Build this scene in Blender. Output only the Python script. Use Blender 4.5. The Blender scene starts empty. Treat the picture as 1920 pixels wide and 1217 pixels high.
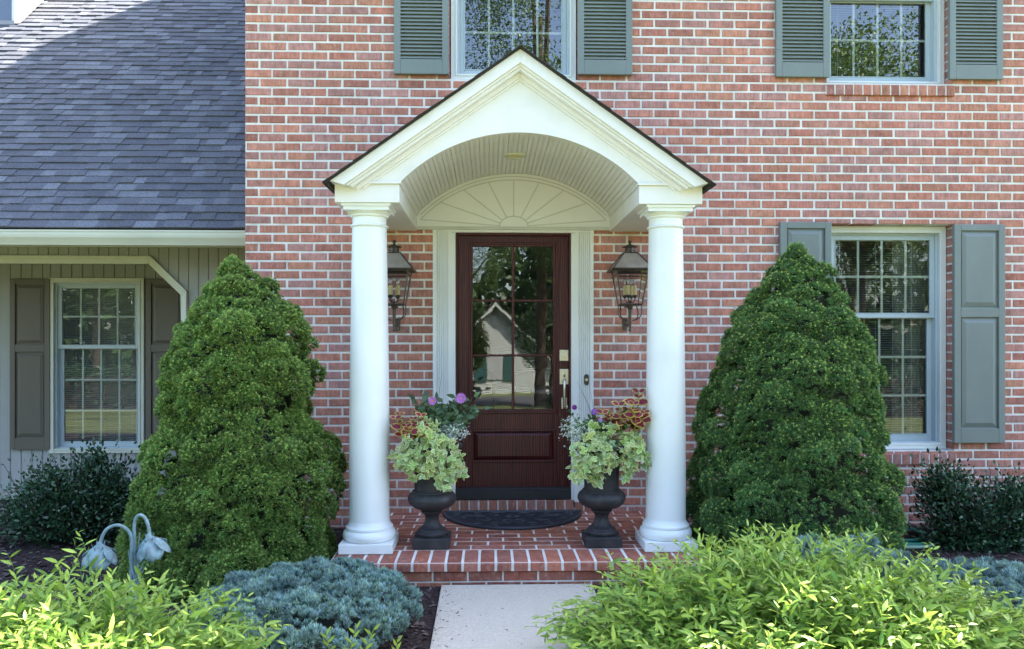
import bpy, math, random
import numpy as np
from mathutils import Vector, Matrix
R = math.radians
random.seed(11); rng = np.random.default_rng(11)
sc = bpy.context.scene
COL = sc.collection

# ------------------------------------------------------------------ camera
F = 1460.0; TH = R(1.7); CX, CY, CZ = -0.193, -6.083, 1.309; YH = 645.0
DIR = (math.sin(TH), math.cos(TH)); RGT = (math.cos(TH), -math.sin(TH))
def at(px, py, Y):
    """world point seen at photo pixel (px,py) on the plane y=Y"""
    u = (px - 960.0) / F
    D = (Y - CY) / (DIR[1] + u * RGT[1])
    return (CX + D * (DIR[0] + u * RGT[0]), Y, CZ - (py - YH) / F * D)
def ax(px, Y=0.0): return at(px, YH, Y)[0]
def az(px, py, Y=0.0): return at(px, py, Y)[2]
cd = bpy.data.cameras.new('camera'); cam = bpy.data.objects.new('camera', cd); COL.objects.link(cam)
cam.location = (CX, CY, CZ); cam.rotation_euler = (R(90), 0, -TH)
cd.sensor_width = 36; cd.lens = 36 * F / 1920; cd.shift_y = (YH - 608.5) / 1920
cd.clip_start = 0.05; cd.clip_end = 500
sc.camera = cam

# ------------------------------------------------------------------ light
EL, PHI = R(50), R(34)
w = bpy.data.worlds.new('World'); sc.world = w; w.use_nodes = True
nt = w.node_tree; sky = nt.nodes.new('ShaderNodeTexSky'); sky.sky_type = 'NISHITA'
sky.sun_disc = False; sky.sun_elevation = EL; sky.sun_rotation = R(90) - PHI
sky.air_density = 1.0; sky.dust_density = 2.0; sky.ozone_density = 1.0
nt.links.new(sky.outputs[0], nt.nodes['Background'].inputs[0]); nt.nodes['Background'].inputs[1].default_value = 0.115
sd = bpy.data.lights.new('sun', 'SUN'); sd.energy = 4.6; sd.angle = R(0.6); sd.color = (1.0, 0.95, 0.86)
so = bpy.data.objects.new('sun', sd); COL.objects.link(so)
sv = Vector((math.cos(EL) * math.cos(PHI), math.cos(EL) * math.sin(PHI), math.sin(EL)))
so.rotation_euler = (-sv).to_track_quat('-Z', 'Y').to_euler(); so.location = (8, 6, 12)
sc.view_settings.view_transform = 'Standard'; sc.view_settings.look = 'None'
sc.view_settings.exposure = 2.9; sc.view_settings.gamma = 1
sc.cycles.max_bounces = 8; sc.cycles.transparent_max_bounces = 24
sc.cycles.caustics_reflective = False; sc.cycles.caustics_refractive = False

# ------------------------------------------------------------------ materials
def new_mat(name):
    m = bpy.data.materials.new(name); m.use_nodes = True
    t = m.node_tree; b = t.nodes['Principled BSDF']
    return m, t, b
def mat(name, col, rough=0.6, var=0.12, vscale=3.0, bump=0.0, bscale=60.0, metal=0.0, spec=0.5, stretch=(1,1,1), coat=0.0, tint=False, dirt=0.0, dirtcol=(0.2,0.19,0.15), bdist=0.002):
    m, t, b = new_mat(name); N, L = t.nodes, t.links
    tc = N.new('ShaderNodeTexCoord'); mp = N.new('ShaderNodeMapping'); mp.inputs['Scale'].default_value = stretch
    L.new(tc.outputs['Object'], mp.inputs['Vector'])
    n1 = N.new('ShaderNodeTexNoise'); n1.inputs['Scale'].default_value = vscale; n1.inputs['Detail'].default_value = 6
    L.new(mp.outputs[0], n1.inputs['Vector'])
    mr = N.new('ShaderNodeMapRange'); mr.inputs['From Min'].default_value = 0.3; mr.inputs['From Max'].default_value = 0.7
    mr.inputs['To Min'].default_value = 1 - var; mr.inputs['To Max'].default_value = 1 + var
    L.new(n1.outputs[0], mr.inputs[0])
    mx = N.new('ShaderNodeVectorMath'); mx.operation = 'SCALE'
    if tint:
        a = N.new('ShaderNodeAttribute'); a.attribute_name = 'tint'; L.new(a.outputs['Color'], mx.inputs[0])
    else:
        mx.inputs[0].default_value = col[:3]
    L.new(mr.outputs[0], mx.inputs['Scale'])
    out = mx.outputs[0]
    if dirt > 0:
        n3 = N.new('ShaderNodeTexNoise'); n3.inputs['Scale'].default_value = vscale * 2.7; n3.inputs['Detail'].default_value = 9
        L.new(tc.outputs['Object'], n3.inputs['Vector'])
        r3 = N.new('ShaderNodeMapRange'); r3.inputs['From Min'].default_value = 0.5; r3.inputs['From Max'].default_value = 0.75
        r3.inputs['To Max'].default_value = dirt; L.new(n3.outputs[0], r3.inputs[0])
        mi = N.new('ShaderNodeMix'); mi.data_type = 'RGBA'; mi.inputs['B'].default_value = (*dirtcol, 1)
        L.new(r3.outputs[0], mi.inputs[0]); L.new(out, mi.inputs['A']); out = mi.outputs['Result']
    L.new(out, b.inputs['Base Color'])
    b.inputs['Roughness'].default_value = rough; b.inputs['Metallic'].default_value = metal
    b.inputs['Specular IOR Level'].default_value = spec; b.inputs['Coat Weight'].default_value = coat
    if bump > 0:
        n2 = N.new('ShaderNodeTexNoise'); n2.inputs['Scale'].default_value = bscale; n2.inputs['Detail'].default_value = 5
        L.new(mp.outputs[0], n2.inputs['Vector'])
        bp = N.new('ShaderNodeBump'); bp.inputs['Strength'].default_value = bump; bp.inputs['Distance'].default_value = bdist
        L.new(n2.outputs[0], bp.inputs['Height']); L.new(bp.outputs[0], b.inputs['Normal'])
    return m
def brick_mat(name):
    m, t, b = new_mat(name); N, L = t.nodes, t.links
    a = N.new('ShaderNodeAttribute'); a.attribute_name = 'tint'
    tc = N.new('ShaderNodeTexCoord')
    mp = N.new('ShaderNodeMapping'); mp.inputs['Scale'].default_value = (1, 1, 0.22); L.new(tc.outputs['Object'], mp.inputs[0])
    n1 = N.new('ShaderNodeTexNoise'); n1.inputs['Scale'].default_value = 60; n1.inputs['Detail'].default_value = 6; n1.inputs['Roughness'].default_value = 0.65
    L.new(mp.outputs[0], n1.inputs['Vector'])
    r1 = N.new('ShaderNodeMapRange'); r1.inputs['From Min'].default_value = 0.33; r1.inputs['From Max'].default_value = 0.62
    r1.inputs['To Min'].default_value = 0.72; r1.inputs['To Max'].default_value = 1.1; L.new(n1.outputs[0], r1.inputs[0])
    n2 = N.new('ShaderNodeTexNoise'); n2.inputs['Scale'].default_value = 14; n2.inputs['Detail'].default_value = 5
    L.new(tc.outputs['Object'], n2.inputs['Vector'])
    r2 = N.new('ShaderNodeMapRange'); r2.inputs['From Min'].default_value = 0.3; r2.inputs['From Max'].default_value = 0.7
    r2.inputs['To Min'].default_value = 0.82; r2.inputs['To Max'].default_value = 1.16; L.new(n2.outputs[0], r2.inputs[0])
    mu = N.new('ShaderNodeMath'); mu.operation = 'MULTIPLY'; L.new(r1.outputs[0], mu.inputs[0]); L.new(r2.outputs[0], mu.inputs[1])
    n5 = N.new('ShaderNodeTexNoise'); n5.inputs['Scale'].default_value = 1.1; n5.inputs['Detail'].default_value = 7; L.new(tc.outputs['Object'], n5.inputs['Vector'])
    r5 = N.new('ShaderNodeMapRange'); r5.inputs['From Min'].default_value = 0.3; r5.inputs['From Max'].default_value = 0.7; r5.inputs['To Min'].default_value = 0.86; r5.inputs['To Max'].default_value = 1.12; L.new(n5.outputs[0], r5.inputs[0])
    m5 = N.new('ShaderNodeMath'); m5.operation = 'MULTIPLY'; L.new(mu.outputs[0], m5.inputs[0]); L.new(r5.outputs[0], m5.inputs[1])
    vm = N.new('ShaderNodeVectorMath'); vm.operation = 'SCALE'; L.new(a.outputs['Color'], vm.inputs[0]); L.new(m5.outputs[0], vm.inputs['Scale'])
    # pale mortar smear / bloom
    n4 = N.new('ShaderNodeTexNoise'); n4.inputs['Scale'].default_value = 30; n4.inputs['Detail'].default_value = 8
    L.new(tc.outputs['Object'], n4.inputs['Vector'])
    r4 = N.new('ShaderNodeMapRange'); r4.inputs['From Min'].default_value = 0.52; r4.inputs['From Max'].default_value = 0.78
    r4.inputs['To Max'].default_value = 0.45; L.new(n4.outputs[0], r4.inputs[0])
    mi = N.new('ShaderNodeMix'); mi.data_type = 'RGBA'; mi.inputs['B'].default_value = (0.5, 0.36, 0.33, 1)
    L.new(r4.outputs[0], mi.inputs[0]); L.new(vm.outputs[0], mi.inputs['A'])
    L.new(mi.outputs['Result'], b.inputs['Base Color']); b.inputs['Roughness'].default_value = 0.85; b.inputs['Specular IOR Level'].default_value = 0.25
    bp = N.new('ShaderNodeBump'); bp.inputs['Strength'].default_value = 0.6; bp.inputs['Distance'].default_value = 0.003
    L.new(n1.outputs[0], bp.inputs['Height']); L.new(bp.outputs[0], b.inputs['Normal'])
    return m
def leaf_mat(name, rough=0.5, trans=0.3, spec=0.35):
    m, t, b = new_mat(name); N, L = t.nodes, t.links
    a = N.new('ShaderNodeAttribute'); a.attribute_name = 'tint'
    L.new(a.outputs['Color'], b.inputs['Base Color']); b.inputs['Roughness'].default_value = rough; b.inputs['Specular IOR Level'].default_value = spec
    tr = N.new('ShaderNodeBsdfTranslucent'); L.new(a.outputs['Color'], tr.inputs['Color'])
    ms = N.new('ShaderNodeMixShader'); ms.inputs[0].default_value = trans
    L.new(b.outputs[0], ms.inputs[1]); L.new(tr.outputs[0], ms.inputs[2]); L.new(ms.outputs[0], N['Material Output'].inputs[0])
    return m
def glass_mat(name, f0=0.1, tintc=(0.9,0.95,0.95), wav=0.0):
    m, t, b = new_mat(name); N, L = t.nodes, t.links; N.remove(b)
    tr = N.new('ShaderNodeBsdfTransparent'); tr.inputs[0].default_value = (*tintc, 1)
    gl = N.new('ShaderNodeBsdfGlossy'); gl.inputs['Roughness'].default_value = 0.0; gl.inputs[0].default_value = (1, 1, 1, 1)
    lw = N.new('ShaderNodeFresnel'); lw.inputs[0].default_value = 1.5
    mr = N.new('ShaderNodeMapRange'); mr.inputs['From Min'].default_value = 0.04; mr.inputs['To Min'].default_value = f0
    L.new(lw.outputs[0], mr.inputs[0])
    ms = N.new('ShaderNodeMixShader'); L.new(mr.outputs[0], ms.inputs[0]); L.new(tr.outputs[0], ms.inputs[1]); L.new(gl.outputs[0], ms.inputs[2])
    L.new(ms.outputs[0], N['Material Output'].inputs[0])
    if wav > 0:
        tc = N.new('ShaderNodeTexCoord'); n = N.new('ShaderNodeTexNoise'); n.inputs['Scale'].default_value = 5; n.inputs['Detail'].default_value = 1
        L.new(tc.outputs['Object'], n.inputs['Vector'])
        bp = N.new('ShaderNodeBump'); bp.inputs['Strength'].default_value = wav; bp.inputs['Distance'].default_value = 0.01
        L.new(n.outputs[0], bp.inputs['Height']); L.new(bp.outputs[0], gl.inputs['Normal'])
    return m
M = {}
M['brick'] = brick_mat('brick')
M['mortar'] = mat('mortar', (0.76, 0.73, 0.69), 0.95, 0.12, 7, 0.8, 120, spec=0.2, dirt=0.3, dirtcol=(0.46,0.42,0.37), bdist=0.003)
M['white'] = mat('white_paint', (0.81, 0.79, 0.795), 0.45, 0.035, 2.2, 0.12, 40, dirt=0.14, dirtcol=(0.5,0.52,0.42))
M['column_white'] = mat('column_white', (0.80, 0.81, 0.80), 0.4, 0.04, 2.0, 0.08, 30, dirt=0.16, dirtcol=(0.56,0.56,0.52))
M['trim'] = mat('window_trim', (0.74, 0.76, 0.74), 0.4, 0.04, 3, dirt=0.06)
M['sash'] = mat('sash_grey', (0.46, 0.53, 0.56), 0.4, 0.04, 3)
M['shutter'] = mat('shutter_green', (0.19, 0.218, 0.205), 0.42, 0.08, 3, 0.25, 90, stretch=(1, 1, 0.3), dirt=0.12, dirtcol=(0.26,0.3,0.28))
M['shutter_brown'] = mat('shutter_taupe', (0.115, 0.097, 0.073), 0.5, 0.08, 3, 0.25, 90, stretch=(1, 1, 0.3))
M['siding'] = mat('siding', (0.34, 0.34, 0.325), 0.6, 0.07, 2.5, 0.3, 70, stretch=(1, 1, 0.15), dirt=0.15, dirtcol=(0.22,0.22,0.19))
M['burst'] = mat('sunburst_weathered', (0.58, 0.57, 0.53), 0.6, 0.1, 4)
M['cream'] = mat('cream_trim', (0.62, 0.62, 0.52), 0.45, 0.05, 2, dirt=0.12, dirtcol=(0.42,0.42,0.32))
M['concrete'] = mat('concrete', (0.535, 0.49, 0.42), 0.9, 0.10, 70, 0.9, 220, dirt=0.4, dirtcol=(0.38,0.365,0.325), bdist=0.006)
M['iron'] = mat('cast_iron', (0.022, 0.021, 0.024), 0.55, 0.3, 8, 0.5, 60, dirt=0.55, dirtcol=(0.075,0.062,0.06))
M['rubber'] = mat('rubber', (0.02, 0.021, 0.03), 0.65, 0.25, 30, 0.3, 200)
M['bronze'] = mat('aged_bronze', (0.085, 0.07, 0.06), 0.42, 0.3, 12, 0.2, 60, metal=0.6, dirt=0.3, dirtcol=(0.13,0.1,0.07))
M['nickel'] = mat('satin_nickel', (0.62, 0.58, 0.5), 0.3, 0.06, 9, metal=1.0)
M['candle'] = mat('candle_sleeve', (0.72, 0.62, 0.32), 0.5, 0.05, 20)
M['hose'] = mat('hose_green', (0.02, 0.19, 0.13), 0.35, 0.2, 10)
M['hose2'] = mat('hose_pale', (0.22, 0.36, 0.27), 0.35, 0.2, 10)
M['verdigris'] = mat('verdigris', (0.18, 0.27, 0.30), 0.7, 0.35, 25, 0.4, 60, dirt=0.55, dirtcol=(0.27,0.26,0.33))
M['soffit'] = mat('soffit_grey', (0.5, 0.5, 0.47), 0.6, 0.05, 3)
M['shingle'] = mat('shingle', (0.1, 0.1, 0.1), 0.85, 0.45, 95, 1.0, 220, spec=0.45, tint=True)
M['dark_shingle'] = mat('dark_shingle', (0.035, 0.03, 0.03), 0.9, 0.3, 60, 0.8, 200)
M['interior'] = mat('interior_plaster', (0.30, 0.28, 0.25), 0.8, 0.05, 2)
M['interior_floor'] = mat('interior_wood_floor', (0.12, 0.07, 0.04), 0.35, 0.2, 6, stretch=(6, 0.5, 1))
M['blind'] = mat('blind_slat', (0.66, 0.67, 0.68), 0.5, 0.05, 10)
M['curtain'] = mat('curtain', (0.35, 0.36, 0.36), 0.8, 0.1, 5)
M['bark'] = mat('bark', (0.09, 0.065, 0.045), 0.9, 0.3, 20, 0.8, 60, stretch=(1,1,0.3))
M['dark_wood'] = mat('dark_wood', (0.035, 0.022, 0.016), 0.35, 0.3, 10)
M['black'] = mat('threshold_black', (0.02, 0.02, 0.024), 0.5, 0.2, 20)
M['glass'] = glass_mat('window_glass', 0.085, wav=0.0)
M['upper_glass'] = glass_mat('upper_glass', 0.15)
M['door_glass'] = glass_mat('door_glass', 0.12, wav=0.035)
M['lamp_glass'] = glass_mat('lamp_glass', 0.035, (0.98, 0.98, 0.97))
M['seeded'] = mat('frosted_roof_glass', (0.30, 0.26, 0.225), 0.25, 0.15, 15)
M['leaf'] = leaf_mat('leaf', 0.42, 0.3, 0.4)
M['needle'] = leaf_mat('needle', 0.55, 0.2, 0.3)
M['gloss_leaf'] = leaf_mat('gloss_leaf', 0.22, 0.12, 0.6)
M['petal'] = leaf_mat('petal', 0.6, 0.3, 0.2)
M['chip'] = mat('mulch_chip', (0.1, 0.1, 0.1), 0.9, 0.2, 40, tint=True)
M['bed'] = mat('mulch_ground', (0.035, 0.024, 0.024), 0.95, 0.5, 30, 1.0, 45, spec=0.2, dirt=0.4, dirtcol=(0.08,0.06,0.058), bdist=0.02)
M['lawn'] = mat('lawn', (0.115, 0.138, 0.050), 0.9, 0.45, 0.7, 0.8, 30, spec=0.2, dirt=0.5, dirtcol=(0.165,0.16,0.085), bdist=0.03)
M['asphalt'] = mat('asphalt', (0.055, 0.055, 0.058), 0.9, 0.2, 3)
M['siding_white'] = mat('clapboard', (0.45, 0.48, 0.44), 0.6, 0.04, 3)
M['teal'] = mat('teal_paint', (0.03, 0.085, 0.08), 0.5, 0.1, 3)
M['bulb'] = glass_mat('bulb_glass', 0.15, (0.95, 0.95, 0.95))
def wood_mat():
    m, t, b = new_mat('mahogany_door'); N, L = t.nodes, t.links
    tc = N.new('ShaderNodeTexCoord'); mp = N.new('ShaderNodeMapping'); mp.inputs['Scale'].default_value = (9, 9, 0.8)
    L.new(tc.outputs['Object'], mp.inputs[0])
    n = N.new('ShaderNodeTexNoise'); n.inputs['Scale'].default_value = 3.2; n.inputs['Detail'].default_value = 8; n.inputs['Distortion'].default_value = 1.4
    L.new(mp.outputs[0], n.inputs['Vector'])
    wv = N.new('ShaderNodeTexWave'); wv.inputs['Scale'].default_value = 2.0; wv.inputs['Distortion'].default_value = 9; wv.inputs['Detail'].default_value = 4
    L.new(mp.outputs[0], wv.inputs['Vector'])
    ad = N.new('ShaderNodeMath'); ad.operation = 'MULTIPLY'; L.new(n.outputs[0], ad.inputs[0]); L.new(wv.outputs['Fac'], ad.inputs[1])
    cr = N.new('ShaderNodeValToRGB'); cr.color_ramp.elements[0].position = 0.08; cr.color_ramp.elements[0].color = (0.028, 0.0055, 0.006, 1)
    cr.color_ramp.elements[1].position = 0.55; cr.color_ramp.elements[1].color = (0.125, 0.022, 0.018, 1)
    L.new(ad.outputs[0], cr.inputs[0]); L.new(cr.outputs[0], b.inputs['Base Color'])
    b.inputs['Roughness'].default_value = 0.42; b.inputs['Specular IOR Level'].default_value = 0.3; b.inputs['Coat Weight'].default_value = 0.08; b.inputs['Coat Roughness'].default_value = 0.25
    bp = N.new('ShaderNodeBump'); bp.inputs['Strength'].default_value = 0.35; bp.inputs['Distance'].default_value = 0.002
    L.new(ad.outputs[0], bp.inputs['Height']); L.new(bp.outputs[0], b.inputs['Normal'])
    return m
M['wood'] = wood_mat()
def brick_tex_mat():
    m, t, b = new_mat('brick_side'); N, L = t.nodes, t.links
    tc = N.new('ShaderNodeTexCoord'); sp = N.new('ShaderNodeSeparateXYZ'); L.new(tc.outputs['Object'], sp.inputs[0])
    cb = N.new('ShaderNodeCombineXYZ'); ad = N.new('ShaderNodeMath'); L.new(sp.outputs[0], ad.inputs[0]); L.new(sp.outputs[1], ad.inputs[1])
    L.new(ad.outputs[0], cb.inputs[0]); L.new(sp.outputs[2], cb.inputs[1])
    bt = N.new('ShaderNodeTexBrick'); L.new(cb.outputs[0], bt.inputs[0]); bt.inputs['Scale'].default_value = 1
    bt.inputs['Brick Width'].default_value = 0.211; bt.inputs['Row Height'].default_value = 0.0708; bt.inputs['Mortar Size'].default_value = 0.006
    bt.inputs['Color1'].default_value = (0.36, 0.13, 0.09, 1); bt.inputs['Color2'].default_value = (0.3, 0.13, 0.11, 1); bt.inputs['Mortar'].default_value = (0.5, 0.46, 0.4, 1)
    L.new(bt.outputs[0], b.inputs['Base Color']); b.inputs['Roughness'].default_value = 0.9
    return m
M['brick_side'] = brick_tex_mat()

# ------------------------------------------------------------------ mesh helpers
ORG = {}
def mesh_np(name, V, Fl, Fn, tint=None):
    """V (n,3); Fl flat loop indices; Fn loops per face"""
    me = bpy.data.meshes.new(name); V = np.asarray(V, dtype=np.float32)
    Fl = np.asarray(Fl, dtype=np.int32); Fn = np.asarray(Fn, dtype=np.int32)
    me.vertices.add(len(V)); me.vertices.foreach_set('co', V.ravel())
    me.loops.add(len(Fl)); me.loops.foreach_set('vertex_index', Fl)
    me.polygons.add(len(Fn)); st = np.zeros(len(Fn), dtype=np.int32); st[1:] = np.cumsum(Fn)[:-1]
    me.polygons.foreach_set('loop_start', st); me.update(calc_edges=True)
    if tint is not None:
        a = me.attributes.new('tint', 'FLOAT_COLOR', 'POINT')
        c = np.ones((len(V), 4), dtype=np.float32); c[:, :3] = tint; a.data.foreach_set('color', c.ravel())
    return me
class MB:
    def __init__(s): s.v = []; s.f = []; s.t = []; s.sm = []; s.m = []
    def add(s, vs, fs, tint=None, smooth=False, mi=0):
        o = len(s.v); s.v += [tuple(p) for p in vs]
        for f in fs: s.f.append([i + o for i in f]); s.sm.append(smooth); s.m.append(mi)
        s.t += [tint or (1, 1, 1)] * len(vs); return s
    def box(s, x0, x1, y0, y1, z0, z1, tint=None, mi=0):
        x0, x1 = min(x0, x1), max(x0, x1); y0, y1 = min(y0, y1), max(y0, y1); z0, z1 = min(z0, z1), max(z0, z1)
        return s.add([(x0,y0,z0),(x1,y0,z0),(x1,y1,z0),(x0,y1,z0),(x0,y0,z1),(x1,y0,z1),(x1,y1,z1),(x0,y1,z1)],
                     [(0,3,2,1),(4,5,6,7),(0,1,5,4),(1,2,6,5),(2,3,7,6),(3,0,4,7)], tint, False, mi)
    def quad(s, a, b, c, d, tint=None, mi=0): return s.add([a, b, c, d], [(0, 1, 2, 3)], tint, False, mi)
    def prism_y(s, pts, y0, y1, tint=None, mi=0):
        """polygon (x,z) extruded along y; y0 nearer the camera"""
        n = len(pts); vs = [(x, y0, z) for x, z in pts] + [(x, y1, z) for x, z in pts]
        fs = [tuple(range(n)), tuple(range(2*n-1, n-1, -1))] + [(i, i+n, (i+1) % n + n, (i+1) % n) for i in range(n)]
        return s.add(vs, fs, tint, False, mi)
    def lathe(s, c, prof, seg=40, tint=None, mi=0, smooth=True, sq=None):
        vs = []; fs = []; n = len(prof)
        for k in range(seg):
            a = 2 * math.pi * k / seg
            for r, z in prof: vs.append((c[0] + r * math.cos(a), c[1] + r * math.sin(a), c[2] + z))
        for k in range(seg):
            k2 = (k + 1) % seg
            for i in range(n - 1): fs.append((k*n+i, k2*n+i, k2*n+i+1, k*n+i+1))
        fs.append(tuple(k*n for k in range(seg))[::-1]); fs.append(tuple(k*n+n-1 for k in range(seg)))
        return s.add(vs, fs, tint, smooth, mi)
    def tube(s, pts, r, seg=8, tint=None, mi=0, r1=None):
        pts = [Vector(p) for p in pts]; n = len(pts); vs = []; fs = []
        up = Vector((0, 0, 1)); prev = None
        for i, p in enumerate(pts):
            d = (pts[min(i+1, n-1)] - pts[max(i-1, 0)]).normalized()
            if prev is None: prev = d.cross(up if abs(d.z) < 0.95 else Vector((1, 0, 0))).normalized()
            a = (prev - d * prev.dot(d)).normalized(); b = d.cross(a); prev = a
            rr = r if r1 is None else r + (r1 - r) * i / (n - 1)
            for k in range(seg):
                t = 2 * math.pi * k / seg; vs.append(p + (a * math.cos(t) + b * math.sin(t)) * rr)
        for i in range(n - 1):
            for k in range(seg):
                k2 = (k + 1) % seg; fs.append((i*seg+k, i*seg+k2, (i+1)*seg+k2, (i+1)*seg+k))
        fs.append(tuple(range(seg))[::-1]); fs.append(tuple((n-1)*seg + k for k in range(seg)))
        return s.add(vs, fs, tint, True, mi)
    def build(s, name, mats, parent=None, bevel=0.0, tinted=False, seg=2):
        off = np.array(ORG.get(parent.name, (0, 0, 0)) if parent else (0, 0, 0))
        V = np.array(s.v, dtype=np.float64) - off
        me = mesh_np(name, V, [i for f in s.f for i in f], [len(f) for f in s.f], np.array(s.t) if tinted else None)
        me.polygons.foreach_set('use_smooth', np.array(s.sm)); me.polygons.foreach_set('material_index', np.array(s.m, dtype=np.int32))
        if any(s.sm): me.set_sharp_from_angle(angle=R(38))
        return link(name, me, mats, parent, bevel, seg)
def link(name, me, mats, parent=None, bevel=0.0, seg=2):
    o = bpy.data.objects.new(name, me); COL.objects.link(o)
    for m_ in (mats if isinstance(mats, (list, tuple)) else [mats]): me.materials.append(m_)
    if parent: o.parent = parent; ORG[o.name] = ORG.get(parent.name, (0, 0, 0))
    if bevel:
        b = o.modifiers.new('bevel', 'BEVEL'); b.width = bevel; b.segments = seg; b.limit_method = 'ANGLE'; b.harden_normals = False
    return o
def tag(o, label=None, cat=None, group=None, kind=None):
    if label: o['label'] = label
    if cat: o['category'] = cat
    if group: o['group'] = group
    if kind: o['kind'] = kind
    return o
def thing(name, loc, label, cat, group=None, kind=None):
    o = bpy.data.objects.new(name, None); COL.objects.link(o); o.location = loc; o.empty_display_size = 0.1
    ORG[o.name] = tuple(loc); return tag(o, label, cat, group, kind)

# ------------------------------------------------------------------ foliage scatter
def frames(d, roll):
    """rotation matrices whose z column is d, rolled"""
    d = d / np.linalg.norm(d, axis=1, keepdims=True)
    ref = np.tile([0., 0., 1.], (len(d), 1)); ref[np.abs(d[:, 2]) > 0.93] = [1., 0., 0.]
    x = np.cross(ref, d); x /= np.linalg.norm(x, axis=1, keepdims=True); y = np.cross(d, x)
    c, s_ = np.cos(roll)[:, None], np.sin(roll)[:, None]
    return np.stack([x * c + y * s_, -x * s_ + y * c, d], axis=2)
def scatter(T, pos, Rm, scale, tint):
    """T=(V,F list,C)"""
    V, Fs, C = T; n = len(V); m = len(pos)
    W = np.einsum('mij,nj->mni', Rm, V) * np.asarray(scale)[:, None, None] + pos[:, None, :]
    cc = C[None] * tint[:, None, :]
    fl = np.concatenate([np.array(f) for f in Fs]); fn = np.array([len(f) for f in Fs])
    L = (fl[None, :] + (np.arange(m) * n)[:, None]).ravel()
    return W.reshape(-1, 3), L, np.tile(fn, m), np.clip(cc.reshape(-1, 3), 0, 1)
class FB:
    """accumulates scattered pieces into one mesh"""
    def __init__(s): s.V = []; s.L = []; s.N = []; s.C = []; s.n = 0
    def put(s, T, pos, Rm, scale, tint):
        if len(pos) == 0: return
        V, L, N_, C = scatter(T, np.asarray(pos, float), Rm, scale, np.asarray(tint, float)); s.V.append(V); s.L.append(L + s.n); s.N.append(N_); s.C.append(C); s.n += len(V)
    def mb(s, b, col):
        if not b.v: return
        s.V.append(np.array(b.v)); s.L.append(np.array([i for f in b.f for i in f]) + s.n); s.N.append(np.array([len(f) for f in b.f]))
        s.C.append(np.tile(col, (len(b.v), 1))); s.n += len(b.v)
    def build(s, name, m_, parent=None):
        off = np.array(ORG.get(parent.name, (0, 0, 0)) if parent else (0, 0, 0))
        me = mesh_np(name, np.concatenate(s.V) - off, np.concatenate(s.L), np.concatenate(s.N), np.concatenate(s.C))
        return link(name, me, m_, parent)
def T_tuft(n, L, wd, spread, base=(1,1,1), tip=(1.5,1.4,1.3), seed=0):
    r = np.random.default_rng(seed); V = []; Fs = []; C = []
    for i in range(n):
        a = 2.4 * i + r.uniform(0, .5); el = spread * math.sqrt((i + .5) / n)
        d = np.array([math.sin(el) * math.cos(a), math.sin(el) * math.sin(a), math.cos(el)])
        s_ = np.cross(d, [math.cos(a * 1.7), math.sin(a * 1.7), .3]); s_ /= np.linalg.norm(s_); l = L * r.uniform(.75, 1.1)
        o = len(V); V += [d * l * .05 - s_ * wd * .5, d * l * .05 + s_ * wd * .5, d * l * .65 + s_ * wd * .5, d * l, d * l * .65 - s_ * wd * .5]
        C += [base, base, [(b + t) / 2 for b, t in zip(base, tip)], tip, [(b + t) / 2 for b, t in zip(base, tip)]]; Fs.append((o, o+1, o+2, o+3, o+4))
    return np.array(V), Fs, np.array(C, float)
def T_leaf(wd, cup=0.15, bend=0.2, n=4, base=(.9,.9,.9), mid=(1.15,1.12,1.0), sharp=1.0):
    """leaf along +z, unit length, normal ~ y, folded on the midrib"""
    V = []; C = []; Fs = []
    for i in range(n + 1):
        t = i / n; h = wd * .5 * (math.sin(math.pi * t ** (0.75 if sharp else 0.95)) ** (0.9 if sharp else .65)); zz = t; yy = -bend * t * t
        V += [(-h, yy + cup * h, zz), (0, yy, zz), (h, yy + cup * h, zz)]; C += [base, mid, base]
    for i in range(n):
        o = i * 3; Fs += [(o, o+1, o+4, o+3), (o+1, o+2, o+5, o+4)]
    return np.array(V, float), Fs, np.array(C, float)
def T_two(wd, inner=.62, ccol=(1,1,1), mcol=(1,1,1), cup=.25, bend=.35, n=5):
    """leaf with a margin of another colour"""
    V1, F1, _ = T_leaf(wd, cup, bend, n, sharp=0); V2 = V1.copy(); V2[:, 0] *= inner; V2[:, 2] = .06 + V2[:, 2] * .84
    V2[:, 1] = -bend * V2[:, 2] ** 2 + cup * np.abs(V2[:, 0]) + .012
    V = np.concatenate([V1, V2]); k = len(V1)
    return V, F1 + [tuple(i + k for i in f) for f in F1], np.concatenate([np.tile(mcol, (k, 1)), np.tile(ccol, (k, 1))]).astype(float)
def rnd_dir(n):
    v = rng.normal(size=(n, 3)); return v / np.linalg.norm(v, axis=1, keepdims=True)
def clump_points(C, rc, spacing, keep_all=False, depth=.0):
    """points on the outside of a union of spheres; returns pos, normal, clump index"""
    P = []; Nn = []; I = []
    for i in range(len(C)):
        n = max(6, int(4 * math.pi * rc[i] ** 2 / spacing ** 2)); d = rnd_dir(n)
        P.append(C[i] + d * (rc[i] * rng.uniform(1 - depth, 1.0, (n, 1)))); Nn.append(d); I.append(np.full(n, i))
    P = np.concatenate(P); Nn = np.concatenate(Nn); I = np.concatenate(I)
    ok = np.ones(len(P), bool)
    if not keep_all:
        for j in range(len(C)):
            d2 = ((P - C[j]) ** 2).sum(1); ok &= ~((d2 < (rc[j] * .9) ** 2) & (I != j))
    return P[ok], Nn[ok], I[ok]
def vnoise(P, f, seed=0):
    r = np.random.default_rng(seed); a = r.normal(size=(5, 3)) * f; ph = r.uniform(0, 6.28, 5)
    return np.sin(P @ a.T + ph).mean(1)
GZ = lambda y: -0.125 + 0.022 * min(y, 0)

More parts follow.
